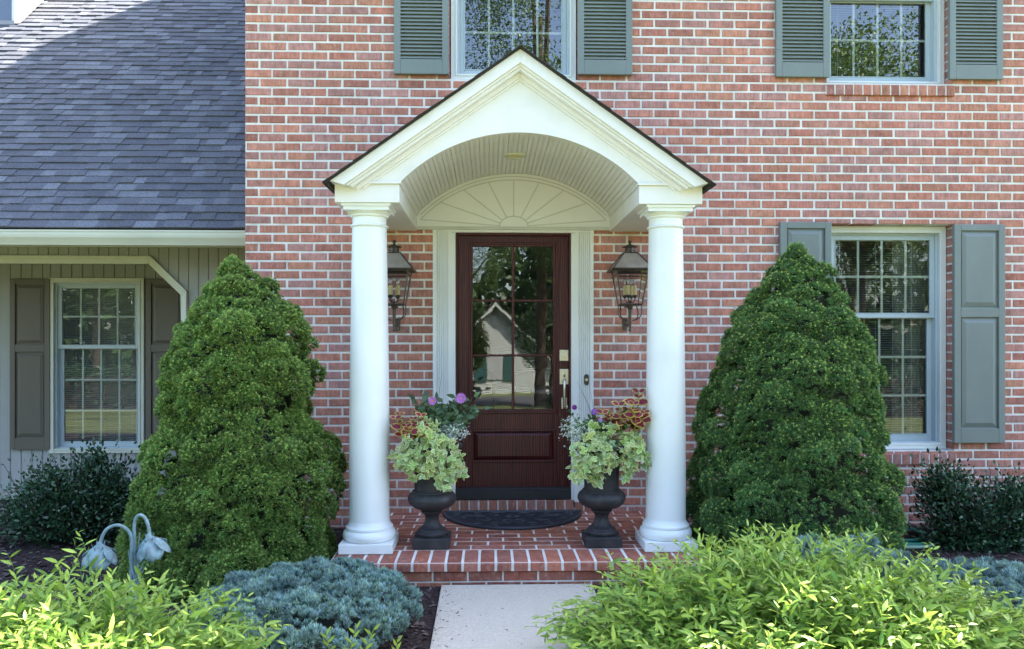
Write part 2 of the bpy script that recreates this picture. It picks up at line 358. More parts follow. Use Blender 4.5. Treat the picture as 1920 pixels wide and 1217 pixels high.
# ================================================================== SETTING
def ground_sheet():
    b = MB(); ys = [14, 0, -3.6, -8, -18, -40, -120]; zs = [-.135, GZ(0) - .01, GZ(-3.6) - .01, -.4, -.9, -1.9, -3.0]; xs = [-120, -9, -2, 4, 9, 120]
    b2 = []
    for i in range(len(ys) - 1):
        for j in range(len(xs) - 1):
            b.quad((xs[j], ys[i+1], zs[i+1]), (xs[j+1], ys[i+1], zs[i+1]), (xs[j+1], ys[i], zs[i]), (xs[j], ys[i], zs[i]))
    tag(b.build('lawn', M['lawn']), kind='structure')
ground_sheet()
b = MB()
for j in range(24):
    for i in range(8):
        xa, xb = -8 + j * .75, -8 + (j + 1) * .75; ya, yb = 1.2 - i * .6, 1.2 - (i + 1) * .6
        b.quad((xa, yb, GZ(yb) + .004), (xb, yb, GZ(yb) + .004), (xb, ya, GZ(ya) + .004), (xa, ya, GZ(ya) + .004))
tag(b.build('ground', M['bed']), kind='structure')
# path
PX0, PX1 = -.478, .43
b = MB(); yy = [-1.40, -3.1, -6.0]
for i in range(2):
    a, c = yy[i], yy[i+1] + .006
    b.add([(PX0, c, GZ(c)+.02), (PX1, c, GZ(c)+.02), (PX1, a, GZ(a)+.02), (PX0, a, GZ(a)+.02), (PX0, c, GZ(c)-.08), (PX1, c, GZ(c)-.08), (PX1, a, GZ(a)-.08), (PX0, a, GZ(a)-.08)],
          [(0,1,2,3),(0,4,5,1),(1,5,6,2),(2,6,7,3),(3,7,4,0)])
tag(b.build('path', M['concrete'], bevel=.006), kind='structure')
b = MB(); b.box(-8, -1.95, .98, 1.82, -.3, -.125)
tag(b.build('patio', M['concrete'], bevel=.01), kind='structure')
b = MB(); b.box(-60, 60, -33, -27, -1.75, -1.3)
tag(b.build('road', M['asphalt']), kind='structure')

# ================================================================== BRICK HELPERS
BC = 0.0708; BL = 0.2124; JT = 0.0155
PAL = np.array([(.46,.195,.145),(.455,.205,.17),(.43,.215,.19),(.485,.215,.145),(.45,.178,.13),(.44,.22,.19),(.48,.20,.14),(.41,.165,.125),(.465,.21,.155)])
def brick_tint(dark=1.0):
    c = PAL[rng.integers(len(PAL))] * rng.uniform(.95, 1.25) * dark
    return tuple(float(v) for v in c)
def one_brick(b, x0, x1, z0, z1, yf=-.005, depth=.1, tint=None, jit=.0012):
    """a tumbled brick, front face towards -y"""
    j = lambda: random.uniform(-jit, jit)
    ch = .0035; o = [(x0+j(), z0+j()), (x1+j(), z0+j()), (x1+j(), z1+j()), (x0+j(), z1+j())]; yj = yf + random.uniform(-.0018, .0018)
    vs = [(x, depth, z) for x, z in o] + [(x, yj + .004, z) for x, z in o]
    cx, cz = (x0+x1)/2, (z0+z1)/2
    vs += [(x + ch * (1 if x < cx else -1), yj, z + ch * (1 if z < cz else -1)) for x, z in o]
    fs = [(8, 9, 10, 11)]
    for i in range(4):
        k = (i + 1) % 4; fs += [(4+i, 4+k, 8+k, 8+i), (i, k, 4+k, 4+i)]
    b.add(vs, fs, tint or brick_tint())
def brick_field(b, x0, x1, z0, z1, holes, phase=0.56, dark=1.0):
    r0 = math.floor(z0 / BC - phase) ; r1 = math.ceil(z1 / BC)
    for r in range(r0, r1 + 1):
        za, zb = (r + phase) * BC + JT/2, (r + 1 + phase) * BC - JT/2
        za, zb = max(za, z0), min(zb, z1)
        if zb - za < .015: continue
        zc = (za + zb) / 2
        iv = [(x0, x1)]
        for hx0, hx1, hz0, hz1 in holes:
            if hz0 < zb - .012 and hz1 > za + .012:
                nv = []
                for a, c in iv:
                    if hx1 <= a or hx0 >= c: nv.append((a, c)); continue
                    if hx0 > a: nv.append((a, hx0))
                    if hx1 < c: nv.append((hx1, c))
                iv = nv
        for hx0, hx1, hz0, hz1 in holes:
            for (ca, cb_) in ((za, min(zb, hz0 - .004)), (max(za, hz1 + .004), zb)):
                if hz0 < zb - .012 and hz1 > za + .012 and cb_ - ca > .01 and cb_ - ca < BC - JT - .002:
                    q = hx0 - .02
                    while q < hx1 + .02:
                        q2 = min(q + BL - JT, hx1 + .02)
                        if q2 - q > .03: one_brick(b, q, q2, ca, cb_, tint=brick_tint(dark))
                        q += BL
        off = (BL / 2 if (r % 2 == SHORT) else 0) + random.uniform(-.006, .006)
        for a, c in iv:
            x = x0 + off - BL if off > .02 else x0 + off
            while x < c:
                xa = max(x + JT/2, a if a == x0 else a + JT/2 * 0); xb = min(x + BL + random.uniform(-.003, .003) - JT/2, c)
                if x < a: xa = max(x + JT/2, a)
                if xb - xa > .022: one_brick(b, xa, xb, za, zb, tint=brick_tint(dark * (.88 if xb - xa < BL*.55 else 1)))
                x += BL
SHORT = math.floor(az(500, 18.1) / BC - 0.56) % 2
def plane_minus(b, x0, x1, z0, z1, y, holes, mi=0):
    xs = sorted({x0, x1, *[h[0] for h in holes], *[h[1] for h in holes]}); zs = sorted({z0, z1, *[h[2] for h in holes], *[h[3] for h in holes]})
    for i in range(len(xs)-1):
        for k in range(len(zs)-1):
            cx, cz = (xs[i]+xs[i+1])/2, (zs[k]+zs[k+1])/2
            if cx < x0 or cx > x1 or cz < z0 or cz > z1: continue
            if any(h[0] < cx < h[1] and h[2] < cz < h[3] for h in holes): continue
            b.quad((xs[i], y, zs[k]), (xs[i+1], y, zs[k]), (xs[i+1], y, zs[k+1]), (xs[i], y, zs[k+1]), mi=mi)

# ================================================================== BRICK HOUSE
XL = ax(459.5); XR = 7.6; ZE = 5.86; YB = 9.6; RIDGE = 4.75; RM = .6
W1 = (ax(843), ax(1083), az(960, 148), az(960, 148) + 1.47)
W2 = (ax(1549), ax(1785), az(1670, 156), az(1670, 156) + 1.47)
W3 = (ax(1553), ax(1788), az(1670, 845), az(1670, 421))
DR = (ax(850), ax(1076), .005, az(960, 432))
HOLES = [W1, W2, W3, DR]
house = thing('brick_house', (XL, 0, 0), 'two storey red brick house with grey green shutters and a mahogany front door', 'house')
def grow(h, e): return (h[0]-e, h[1]+e, h[2]-e, h[3]+e)
b = MB(); brick_field(b, XL, XR, -.25, ZE, HOLES)
wall = b.build('wall', M['brick'], house, tinted=True)
b = MB(); HG = [grow(h, .004) for h in HOLES]; plane_minus(b, XL + .003, XR, -.3, ZE, 0.0, HG)
for h in HG:
    b.quad((h[0], 0, h[2]), (h[0], .12, h[2]), (h[0], .12, h[3]), (h[0], 0, h[3])); b.quad((h[1], .12, h[2]), (h[1], 0, h[2]), (h[1], 0, h[3]), (h[1], .12, h[3]))
    b.quad((h[0], 0, h[3]), (h[0], .12, h[3]), (h[1], .12, h[3]), (h[1], 0, h[3])); b.quad((h[0], .12, h[2]), (h[0], 0, h[2]), (h[1], 0, h[2]), (h[1], .12, h[2]))
b.build('mortar', M['mortar'], wall)
# inner leaf, sides, back, floors
b = MB(); HI = [grow(h, .0) for h in HOLES]
plane_minus(b, XL + .01, XR, -.3, ZE, .125, HI)
BW = [(-1.35, -.45, .85, 2.15), (.1, 1.0, .85, 2.15)]
plane_minus(b, XL + .01, XR, -.3, ZE, YB - .12, [])
b.quad((XL+.12, .125, -.3), (XL+.12, YB-.12, -.3), (XL+.12, YB-.12, ZE), (XL+.12, .125, ZE))
b.quad((XR-.12, .125, -.3), (XR-.12, YB-.12, -.3), (XR-.12, YB-.12, ZE), (XR-.12, .125, ZE))
b.box(XL+.12, XR-.12, .125, YB-.12, 2.5, 2.75); b.box(XL+.12, XR-.12, .126, YB-.12, 5.2, 5.3)
b.box(1.9, 2.0, .125, 5.5, .1, 2.5)
b.build('interior_wall', M['interior'], house)
b = MB(); b.box(XL+.12, XR-.12, .14, YB-.12, -.1, .085); b.build('interior_floor', M['interior_floor'], house)
b = MB()
SH = [(XL, XR)]
b.quad((XL, YB, -.3), (XL, .1, -.3), (XL, .1, ZE), (XL, YB, ZE)); b.quad((XR, .0, -.3), (XR, YB, -.3), (XR, YB, ZE), (XR, 0, ZE))
b.add([(XL, .0, ZE), (XL, YB, ZE), (XL, RIDGE, ZE + RM * RIDGE)], [(0, 2, 1)]); b.add([(XR, .0, ZE), (XR, YB, ZE), (XR, RIDGE, ZE + RM * RIDGE)], [(0, 1, 2)])
plane_minus(b, XL, XR, -.3, ZE, YB, [])
b.build('side_wall', M['brick_side'], house)
b = MB()
yo = -.42; zr = ZE - .16 + RM * (RIDGE + .42)
for (ya, yb_, za, zb) in ((yo, RIDGE, ZE - .16, zr), (RIDGE, YB + .42, zr, ZE - .16)):
    b.add([(XL-.12, ya, za), (XR+.25, ya, za), (XR+.25, yb_, zb), (XL-.12, yb_, zb), (XL-.12, ya, za+.1), (XR+.25, ya, za+.1), (XR+.25, yb_, zb+.1), (XL-.12, yb_, zb+.1)],
          [(0,3,2,1),(4,5,6,7),(0,1,5,4),(1,2,6,5),(2,3,7,6),(3,0,4,7)])
b.build('roof', M['dark_shingle'], house)

def rect_frame(b, x0, x1, z0, z1, t, y0, y1, tb=None, mi=0):
    tb = tb if tb is not None else t
    b.box(x0, x0 + t, y0, y1, z0, z1, mi=mi); b.box(x1 - t, x1, y0, y1, z0, z1, mi=mi)
    b.box(x0 + t, x1 - t, y0, y1, z1 - t, z1, mi=mi); b.box(x0 + t, x1 - t, y0, y1, z0, z0 + tb, mi=mi)
def window(parent, h, Y, rows, label=None, t=.05, frame_m='trim', split=None, slat=.019, blind_bottom=0.0, cols=4, gm='glass'):
    """double hung window; h opening, Y plane of the surrounding trim front"""
    x0, x1, z0, z1 = h
    b = MB(); rect_frame(b, x0, x1, z0, z1, t, Y, Y + .05); rect_frame(b, x0 + t - .012, x1 - t + .012, z0 + t - .018, z1 - t + .012, .016, Y - .008, Y + .02)
    win = b.build('window', M[frame_m], parent, bevel=.003); 
    if label: win['label'] = label
    zs = split if split else (z0 + z1) / 2
    xi0, xi1, zi0, zi1 = x0 + t, x1 - t, z0 + t - .01, z1 - t
    # jamb liner
    b = MB(); rect_frame(b, xi0, xi1, zi0, zi1, .02, Y + .03, Y + .13); b.build('jamb', M['sash'], win, bevel=.002)
    xi0 += .02; xi1 -= .02; zi1 -= .015; zi0 += .015
    for (a, c, yy, nr, bt) in ((zs - .018, zi1, Y + .045, rows[0], .036), (zi0, zs + .018, Y + .085, rows[1], .055)):
        b = MB(); rect_frame(b, xi0, xi1, a, c, .038, yy, yy + .034, bt); rect_frame(b, xi0 + .034, xi1 - .034, a + bt - .004, c - .034, .008, yy - .004, yy + .01)
        s_ = b.build('sash', M['sash'], win, bevel=.003)
        gx0, gx1, gz0, gz1 = xi0 + .038, xi1 - .038, a + bt, c - .038
        b = MB()
        for k in range(1, cols): xx = gx0 + (gx1 - gx0) * k / cols; b.box(xx - .009, xx + .009, yy + .012, yy + .021, gz0, gz1)
        for k in range(1, nr): zz = gz0 + (gz1 - gz0) * k / nr; b.box(gx0, gx1, yy + .0135, yy + .0195, zz - .009, zz + .009)
        b.build('muntin', M['trim'], win)
        b = MB(); b.quad((gx0, yy + .009, gz0), (gx1, yy + .009, gz0), (gx1, yy + .009, gz1), (gx0, yy + .009, gz1)); b.build('pane', M[gm], win)
    b = MB(); zz = z1 - t - .05; yb = Y + .17; n = 0
    b.box(xi0, xi1, yb - .02, yb + .02, z1 - t - .05, z1 - t)
    while zz > zi0 + .03 + blind_bottom:
        zz -= slat; e = random.uniform(-.0015, .0015)
        b.quad((xi0 + .01, yb - .009, zz - .003 + e), (xi1 - .01, yb - .009, zz - .003 - e), (xi1 - .01, yb + .009, zz + .001 - e), (xi0 + .01, yb + .009, zz + .001 + e))
    for k in (.15, .5, .85): xx = xi0 + (xi1 - xi0) * k; b.box(xx - .001, xx + .001, yb - .013, yb - .012, zz, z1 - t)
    b.box(xi0 + .01, xi1 - .01, yb - .012, yb + .012, zz - .02, zz - .008)
    b.build('blind', M['blind'], win)
    return win
def sill(parent, h, zt, hgt, n, win):
    b = MB(); x0, x1 = h[0] - .012, h[1] + .012; p = (x1 - x0) / n
    vs = MB()
    for i in range(n):
        tb = MB(); one_brick(tb, x0 + i * p + .006, x0 + (i+1) * p - .006, zt - hgt, zt, yf=-.028, depth=.12, tint=brick_tint(.86))
        # slope the top of the sill bricks a little
        tb.v = [(x, y, z - (.02 * (1 - (y + .03) / .15) if z > zt - hgt / 2 else 0)) for x, y, z in tb.v]
        b.add(tb.v, tb.f, tb.t[0])
    b.build('sill', M['brick'], win, tinted=True)
    b = MB(); b.box(x0 + .003, x1 - .003, -.022, .12, zt - hgt + .004, zt - .022); b.build('sill_mortar', M['mortar'], win)
w1 = window(house, (W1[0] + .008, W1[1] - .008, W1[2], W1[3]), .03, (2, 2), 'upstairs window above the portico with blinds', t=.047, gm='upper_glass')
w2 = window(house, (W2[0] + .006, W2[1] - .006, W2[2], W2[3]), .09, (2, 2), 'upstairs window at the right over the tall window', t=.047, gm='upper_glass')
w3 = window(house, (W3[0] + .006, W3[1] - .006, W3[2], W3[3]), .09, (2, 3), 'tall downstairs window behind the right spruce', t=.05, split=az(1650, 592, .15))
sill(house, W2, W2[2] - .004, .10, 14, w2); sill(house, W3, W3[2] - .004, .105, 14, w3)
b = MB()
for k in range(26):
    a = k / 25; xx = W3[1] - .02 - .3 * a; b.quad((xx, .33 + .02 * math.sin(k * 1.9), .3), (xx - .012, .33 + .02 * math.sin(k * 1.9 + 1.9), .3), (xx - .012, .33 + .02 * math.sin(k * 1.9 + 1.9), 2.3), (xx, .33 + .02 * math.sin(k * 1.9), 2.3))
b.build('curtain', M['curtain'], w3)

# shutters -----------------------------------------------------------------
def shutter_louvre(parent, x0, x1, z0, z1, m='shutter', Y=-.045):
    b = MB(); st = .05; rb = .115; th = .035
    y0, y1 = Y, Y + th
    b.box(x0, x0 + st, y0, y1, z0, z1); b.box(x1 - st, x1, y0, y1, z0, z1); b.box(x0 + st, x1 - st, y0, y1, z0, z0 + rb); b.box(x0 + st, x1 - st, y0, y1, z1 - .07, z1)
    s = b.build('shutter', M[m], parent, bevel=.004)
    b = MB(); zz = z0 + rb + .006
    while zz < z1 - .09:
        b.add([(x0+st, y0+.004, zz), (x1-st, y0+.004, zz), (x1-st, y0+.024, zz+.022), (x0+st, y0+.024, zz+.022), (x0+st, y0+.004, zz+.007), (x1-st, y0+.004, zz+.007), (x1-st, y0+.024, zz+.029), (x0+st, y0+.024, zz+.029)],
              [(0,3,2,1),(4,5,6,7),(0,1,5,4),(2,3,7,6)]); zz += .0288
    b.box(x0 + st, x1 - st, y1 - .003, y1 - .001, z0 + rb, z1 - .07)
    for xx in (x0 + st * .5, x1 - st * .5):
        b.lathe((xx, y0 - .001, z0 + .21), [(.001, 0), (.004, 0)], 8)
    b.build('louvres', M[m], s); return s
def shutter_panel(parent, x0, x1, z0, z1, zm, m='shutter', Y=-.045, label=None):
    b = MB(); st = .052; th = .035; y0, y1 = Y, Y + th
    rt, rb, rm = .05, .115, .075
    b.box(x0, x0 + st, y0, y1, z0, z1); b.box(x1 - st, x1, y0, y1, z0, z1)
    b.box(x0 + st, x1 - st, y0, y1, z0, z0 + rb); b.box(x0 + st, x1 - st, y0, y1, z1 - rt, z1); b.box(x0 + st, x1 - st, y0, y1, zm - rm/2, zm + rm/2)
    s = b.build('shutter', M[m], parent, bevel=.004)
    if label: s['label'] = label
    b = MB()
    for (a, c) in ((z0 + rb, zm - rm/2), (zm + rm/2, z1 - rt)):
        xa, xb = x0 + st, x1 - st; g = .014; k = .03
        b.box(xa, xb, y0 + .02, y0 + .026, a, c)
        yo_, yi = y0 + .018, y0 + .003
        o = [(xa+g, a+g), (xb-g, a+g), (xb-g, c-g), (xa+g, c-g)]; i_ = [(xa+g+k, a+g+k), (xb-g-k, a+g+k), (xb-g-k, c-g-k), (xa+g+k, c-g-k)]
        vs = [(x, y0 + .0195, z) for x, z in o] + [(x, yo_ - .004, z) for x, z in o] + [(x, yi, z) for x, z in i_]
        fs = [(8, 9, 10, 11)] + [(4+q, 4+(q+1) % 4, 8+(q+1) % 4, 8+q) for q in range(4)] + [(q, (q+1) % 4, 4+(q+1) % 4, 4+q) for q in range(4)]
        b.add(vs, fs)
    b.build('panel', M[m], s); return s
SY = -.05
for (pa, pb, pz, top) in ((738.5, 841, 138, W1[3]), (1083.5, 1186, 139, W1[3]), (1456, 1556.5, 143.5, W2[3]), (1782, 1882, 148, W2[3])):
    shutter_louvre(house, ax(pa, SY), ax(pb, SY), az((pa+pb)/2, pz, SY), top + .01)
shutter_panel(house, ax(1463.5, SY), ax(1560, SY), az(1510, 826, SY), az(1510, 416, SY), az(1510, 586, SY))
shutter_panel(house, ax(1790.5, SY), ax(1886, SY), az(1838, 831, SY), az(1838, 420.5, SY), az(1838, 586, SY))

# door ---------------------------------------------------------------------
DY = .055; sx = lambda p: ax(p, DY); sz = lambda p: az(960, p, DY)
b = MB(); fx0, fx1, ft = ax(854, .02), ax(1071, .02), az(960, 436.5, .02)
b.box(fx0 - .012, fx0 + .018, .015, .12, .03, ft); b.box(fx1 - .018, fx1 + .012, .015, .12, .03, ft); b.box(fx0 + .018, fx1 - .018, .015, .12, ft - .02, ft)
doorframe = b.build('door_frame', M['wood'], house, bevel=.003)
b = MB(); xa, xb = fx0 + .018, fx1 - .018; zb_, zt_ = sz(918), ft - .02
gx0, gx1, gz0, gz1 = sx(886), sx(1037.5), sz(768), sz(462)
px0, px1, pz0, pz1 = sx(883), sx(1042), sz(867), sz(805)
b.box(xa, gx0, DY, DY + .045, zb_, zt_); b.box(gx1, xb, DY, DY + .045, zb_, zt_)
b.box(gx0, gx1, DY, DY + .045, gz1, zt_); b.box(gx0, gx1, DY, DY + .045, pz1, gz0); b.box(gx0, gx1, DY, DY + .045, zb_, pz0)
b.box(gx0, gx1, DY + .014, DY + .04, pz0, pz1)
door = b.build('door', M['wood'], house, bevel=.002)
b = MB(); rect_frame(b, gx0 - .03, gx1 + .03, gz0 - .03, gz1 + .03, .014, DY - .014, DY + .002); rect_frame(b, gx0 - .018, gx1 + .018, gz0 - .018, gz1 + .018, .02, DY - .008, DY + .012)
xm = (gx0 + gx1) / 2; b.box(xm - .010, xm + .010, DY - .003, DY + .018, gz0, gz1)
for p in (563.5, 666.5): b.box(gx0, gx1, DY - .0015, DY + .017, sz(p) - .009, sz(p) + .009)
b.build('glazing_bar', M['wood'], door, bevel=.004)
b = MB(); b.quad((gx0, DY + .02, gz0), (gx1, DY + .02, gz0), (gx1, DY + .02, gz1), (gx0, DY + .02, gz1)); b.build('pane', M['door_glass'], door)
b = MB(); rect_frame(b, px0, px1, pz0, pz1, .018, DY - .008, DY + .014)
o = [(px0+.02, pz0+.02), (px1-.02, pz0+.02), (px1-.02, pz1-.02), (px0+.02, pz1-.02)]; i_ = [(px0+.055, pz0+.05), (px1-.055, pz0+.05), (px1-.055, pz1-.05), (px0+.055, pz1-.05)]
b.add([(x, DY + .013, z) for x, z in o] + [(x, DY - .003, z) for x, z in i_], [(4,5,6,7)] + [(q, (q+1) % 4, 4+(q+1) % 4, 4+q) for q in range(4)])
b.build('panel', M['wood'], door, bevel=.003)
def hw(p, q): return sx(p), sz(q)
b = MB(); x_a, z_a = hw(1049, 677); x_b, z_b = hw(1066, 656); b.box(x_a, x_b, DY - .007, DY, z_a, z_b); b2 = MB()
lock = b.build('lock', M['nickel'], door, bevel=.003)
def disc(b, c, r, y0, y1, seg=24):
    vs = []; 
    for k in range(seg): a = 2*math.pi*k/seg; vs += [(c[0] + r*math.cos(a), y0, c[1] + r*math.sin(a)), (c[0] + r*math.cos(a)*1.05, y1, c[1] + r*math.sin(a)*1.05)]
    b.add(vs, [tuple(2*k for k in range(seg))] + [(2*k, 2*k+1, (2*k+3) % (2*seg), (2*k+2) % (2*seg)) for k in range(seg)])
b = MB(); cc = hw(1057.5, 666.5); disc(b, cc, .024, DY - .02, DY - .006); disc(b, cc, .014, DY - .024, DY - .018); b.build('cylinder', M['nickel'], lock, bevel=.001)
b = MB(); x_a, z_a = hw(1049, 721); x_b, z_b = hw(1066, 692); b.box(x_a, x_b, DY - .007, DY, z_a, z_b)
x_a2, z_a2 = hw(1052, 767); x_b2, z_b2 = hw(1063.5, 746); hx, hz = hw(1057.5, 712); _, hz2 = hw(1057, 762)
handle = b.build('handle', M['nickel'], door, bevel=.003)
b = MB(); b.tube([(hx, DY - .006, hz), (hx, DY - .035, hz + .002), (hx, DY - .05, hz - .02), (hx - .001, DY - .055, hz - .07), (hx - .001, DY - .05, hz - .13), (hx, DY - .045, hz2 - .0), (hx, DY - .03, hz2 - .01), (hx, DY - .006, hz2)], .011, 12)
b.tube([(hx, DY - .006, hz + .035), (hx, DY - .03, hz + .033), (hx, DY - .036, hz + .028)], .009, 8)
b.build('grip', M['nickel'], handle)
b = MB(); b.box(x_a2, x_b2, DY - .007, DY, z_a2, z_b2); b.build('lower_plate', M['nickel'], handle, bevel=.003)
b = MB(); b.box(ax(853.5), ax(1073.5), -.012, .1, az(960, 936.5), az(960, 918)); b.box(ax(853.5), ax(1073.5), -.002, .1, az(960, 918), az(960, 915)); b.build('threshold', M['black'], house, bevel=.003)
# pilasters
def pilaster(pa, pb, inner):
    x0, x1 = ax(pa, -.02), ax(pb, -.02); zt = az(960, 431, -.02); z0 = .075; b = MB(); n = 6; 
    xi0, xi1 = x0 + .025, x1 - .025
    b.box(x0, xi0, -.022, .01, z0 + .14, zt); b.box(xi1, x1, -.022, .01, z0 + .14, zt)
    p = (xi1 - xi0) / n; vs = []; 
    for k in range(n):
        a = xi0 + k * p; m_ = 5
        for q in range(m_ + 1):
            t = q / m_; vs.append((a + p * (.2 + .6 * t), -.022 + .012 * math.sin(math.pi * t) if 0 < q < m_ else -.022))
    vs = [(xi0, -.022)] + vs + [(xi1, -.022)]
    V = [(x, y, z0 + .14) for x, y in vs] + [(x, y, zt) for x, y in vs]; L_ = len(vs)
    b.add(V, [(i, i+1, L_+i+1, L_+i) for i in range(L_-1)])
    b.box(x0 - .004, x1 + .004, -.03, .01, z0, z0 + .14)
    xi = x1 if inner > 0 else x0
    b.box(xi, xi + inner * .028, -.014, .05, .03, az(960, 437, 0) + .0)
    return b.build('pilaster', M['column_white'], house)
pilaster(811.5, 847, 1); pilaster(1078, 1113, -1)
b = MB(); b.box(ax(811.5), ax(1113), -.018, .06, az(960, 436.5), az(960, 430)); b.build('door_head', M['white'], house, bevel=.002)
# rowlock course below the door
b = MB(); x0, x1 = ax(826), ax(1112); n = 16; p = (x1 - x0) / n
for i in range(n): one_brick(b, x0 + i*p + .006, x0 + (i+1)*p - .006, .004, az(960, 937.5), yf=-.022, depth=.05, tint=brick_tint(.8))
b.build('door_sill', M['brick'], house, tinted=True)
b = MB(); b.box(x0, x1, -.014, .05, .002, az(960, 938.5)); b.build('door_sill_mortar', M['mortar'], house)

# doorbell -------------------------------------------------------------------
xb0, zb0 = ax(1099.5, -.024), az(1099.5, 712, -.024)
db = thing('doorbell', (xb0, -.022, zb0), 'small oval bronze doorbell on the white pilaster right of the door', 'doorbell')
b = MB(); vs = []
n = 24
for k in range(n):
    a = 2*math.pi*k/n; vs.append((xb0 + .019*math.cos(a), zb0 + (.024 if math.sin(a) > 0 else -.024) + .019*math.sin(a)))
b.prism_y(vs, -.032, -.0225); b.build('plate', M['bronze'], db, bevel=.002)
b = MB(); disc(b, (xb0, zb0), .010, -.039, -.031, 16); b.build('button', M['candle'], db)

# ================================================================== PORTICO
port = thing('portico', (0, -.6, 0), 'white gabled entrance portico with arched front on two round columns', 'portico')
YF = -1.22; BZ = CZ + .880; SPR = CZ + 1.006; CRN = 2.633; IN, OUT = .75, 1.15
Rr = (IN**2 + (CRN - SPR)**2) / (2 * (CRN - SPR)); CC = CRN - Rr
arch = lambda x: CC + math.sqrt(max(Rr**2 - x*x, 0))
for s in (-1, 1):
    b = MB(); b.box(s*IN, s*OUT, YF, -.002, BZ, SPR - .012); bm = b.build('beam', M['white'], port, bevel=.003)
    b = MB(); b.box(s*(IN - .012), s*(OUT + .010), YF - .018, YF + .05, SPR - .012, SPR + .003)
    b.box(s*(IN - .012), s*(IN + .03), YF + .05, -.002, SPR - .0125, SPR + .006); b.build('ledge', M['white'], bm, bevel=.003)
# pediment
AY = YF - .10; ax_e, az_a, slope = 1.165, 3.126, .703
az_e = az_a - slope * ax_e
roofz = lambda x, o=0: az_a - slope * abs(x) - o
b = MB(); N_ = 60; xs = sorted(set([-OUT + 2*OUT*i/N_ for i in range(N_+1)] + [-IN, IN, 0]))
F_ = []
for x in xs:
    lo = SPR + .006 if abs(x) >= IN - 1e-6 else arch(x)
    F_.append((x, lo, max(roofz(x, .06), lo + .002)))
for (a, c) in zip(F_[:-1], F_[1:]):
    b.quad((a[0], YF, a[1]), (c[0], YF, c[1]), (c[0], YF, c[2]), (a[0], YF, a[2]))
    b.quad((c[0], YF + .05, c[1]), (a[0], YF + .05, a[1]), (a[0], YF + .05, a[2]), (c[0], YF + .05, c[2]))
    b.quad((a[0], YF + .05, a[1]), (c[0], YF + .05, c[1]), (c[0], YF, c[1]), (a[0], YF, a[1]))
ped = b.build('pediment', M['white'], port)
# arch trim bead
b = MB(); K = 48; th = math.asin(IN / Rr); vs = []
for i in range(K + 1):
    a = -th + 2*th*i/K; s_, c_ = math.sin(a), math.cos(a)
    for (rr, y) in ((Rr - .004, YF - .008), (Rr + .014, YF - .008), (Rr + .014, YF + .01), (Rr - .004, YF + .01)): vs.append((rr*s_, y, CC + rr*c_))
b.add(vs, [(4*i+q, 4*(i+1)+q, 4*(i+1)+(q+1) % 4, 4*i+(q+1) % 4) for i in range(K) for q in range(4)]); b.build('arch_bead', M['white'], ped)
# rake boards
def rake(o0, o1, y0, y1, xe, name, m='white', par=None, cut=0.0):
    b = MB()
    for s in (-1, 1):
        pts = [(0, roofz(0, o0)), (0, roofz(0, o1)), (s*(xe - cut), roofz(xe - cut, o1)), (s*xe, roofz(xe, o0))]
        if s > 0: pts = pts
        else: pts = pts[::-1]
        b.prism_y(pts[::-1], y0, y1)
    return b.build(name, M[m], par or port, bevel=.002)
rk = rake(.0095, .092, AY, YF + .02, ax_e - .005, 'rake_board', cut=.085)
rake(.092, .108, AY + .018, YF + .02, ax_e - .10, 'rake_moulding', par=rk, cut=.01)
rake(.108, .128, AY + .032, YF + .02, ax_e - .12, 'rake_moulding', par=rk, cut=.01)
rake(.128, .158, YF - .022, YF + .01, ax_e - .15, 'rake_moulding', par=rk, cut=.01)
rake(.158, .175, YF - .012, YF + .01, ax_e - .19, 'rake_moulding', par=rk, cut=.01)
# roof
for s in (-1, 1):
    b = MB(); y0 = AY - .02
    def slab(xa, xb, o0, o1, y0, y1, tint=None):
        pts = [(s*xa, roofz(xa, o0)), (s*xb, roofz(xb, o0)), (s*xb, roofz(xb, o1)), (s*xa, roofz(xa, o1))]
        b.prism_y(pts if s < 0 else pts[::-1], y0, y1)
    slab(0, ax_e + .022, .0, .009, y0, -.002)
    rf = b.build('roof', M['dark_shingle'], port)
    b = MB(); n = 13; L_ = (ax_e + .030) / n
    for i in range(n):
        xa, xb = i * L_, (i + 1) * L_ + .004
        yy = y0 - .012 + random.uniform(-.006, .004)
        zz = [(s*xa, roofz(xa, -.0005)), (s*xb, roofz(xb, -.006)), (s*xb, roofz(xb, .002)), (s*xa, roofz(xa, .0025))]
        b.prism_y(zz if s < 0 else zz[::-1], yy, -.003)
    b.build('shingles', M['dark_shingle'], rf)
    b = MB(); b.box(s*(ax_e + .004), s*(ax_e + .012), AY - .005, -.003, az_e - .034, az_e - .022)
    b.build('drip_edge', M['dark_shingle'], rf)
# vaulted beadboard ceiling
b = MB(); nP = 26; pts = []
ca = math.asin((IN - .0) / Rr)
for i in range(nP):
    a0, a1 = -ca + 2*ca*i/nP, -ca + 2*ca*(i+1)/nP; g = .004 / Rr
    for (a, r_) in ((a0, Rr + .009), (a0 + g, Rr), ((a0+a1)/2 - g*2, Rr), ((a0+a1)/2 - g*.8, Rr + .006), ((a0+a1)/2 + g*.2, Rr - .001), ((a0+a1)/2 + g*1.4, Rr + .004), ((a0+a1)/2 + g*2.2, Rr), (a1 - g, Rr)):
        pts.append((r_*math.sin(a), CC + r_*math.cos(a)))
pts.append((Rr*math.sin(ca), CC + Rr*math.cos(ca))); n = len(pts)
b.add([(x, YF + .04, z) for x, z in pts] + [(x, -.002, z) for x, z in pts], [(i, i+1, n+i+1, n+i) for i in range(n-1)])
b.build('ceiling', M['white'], port)
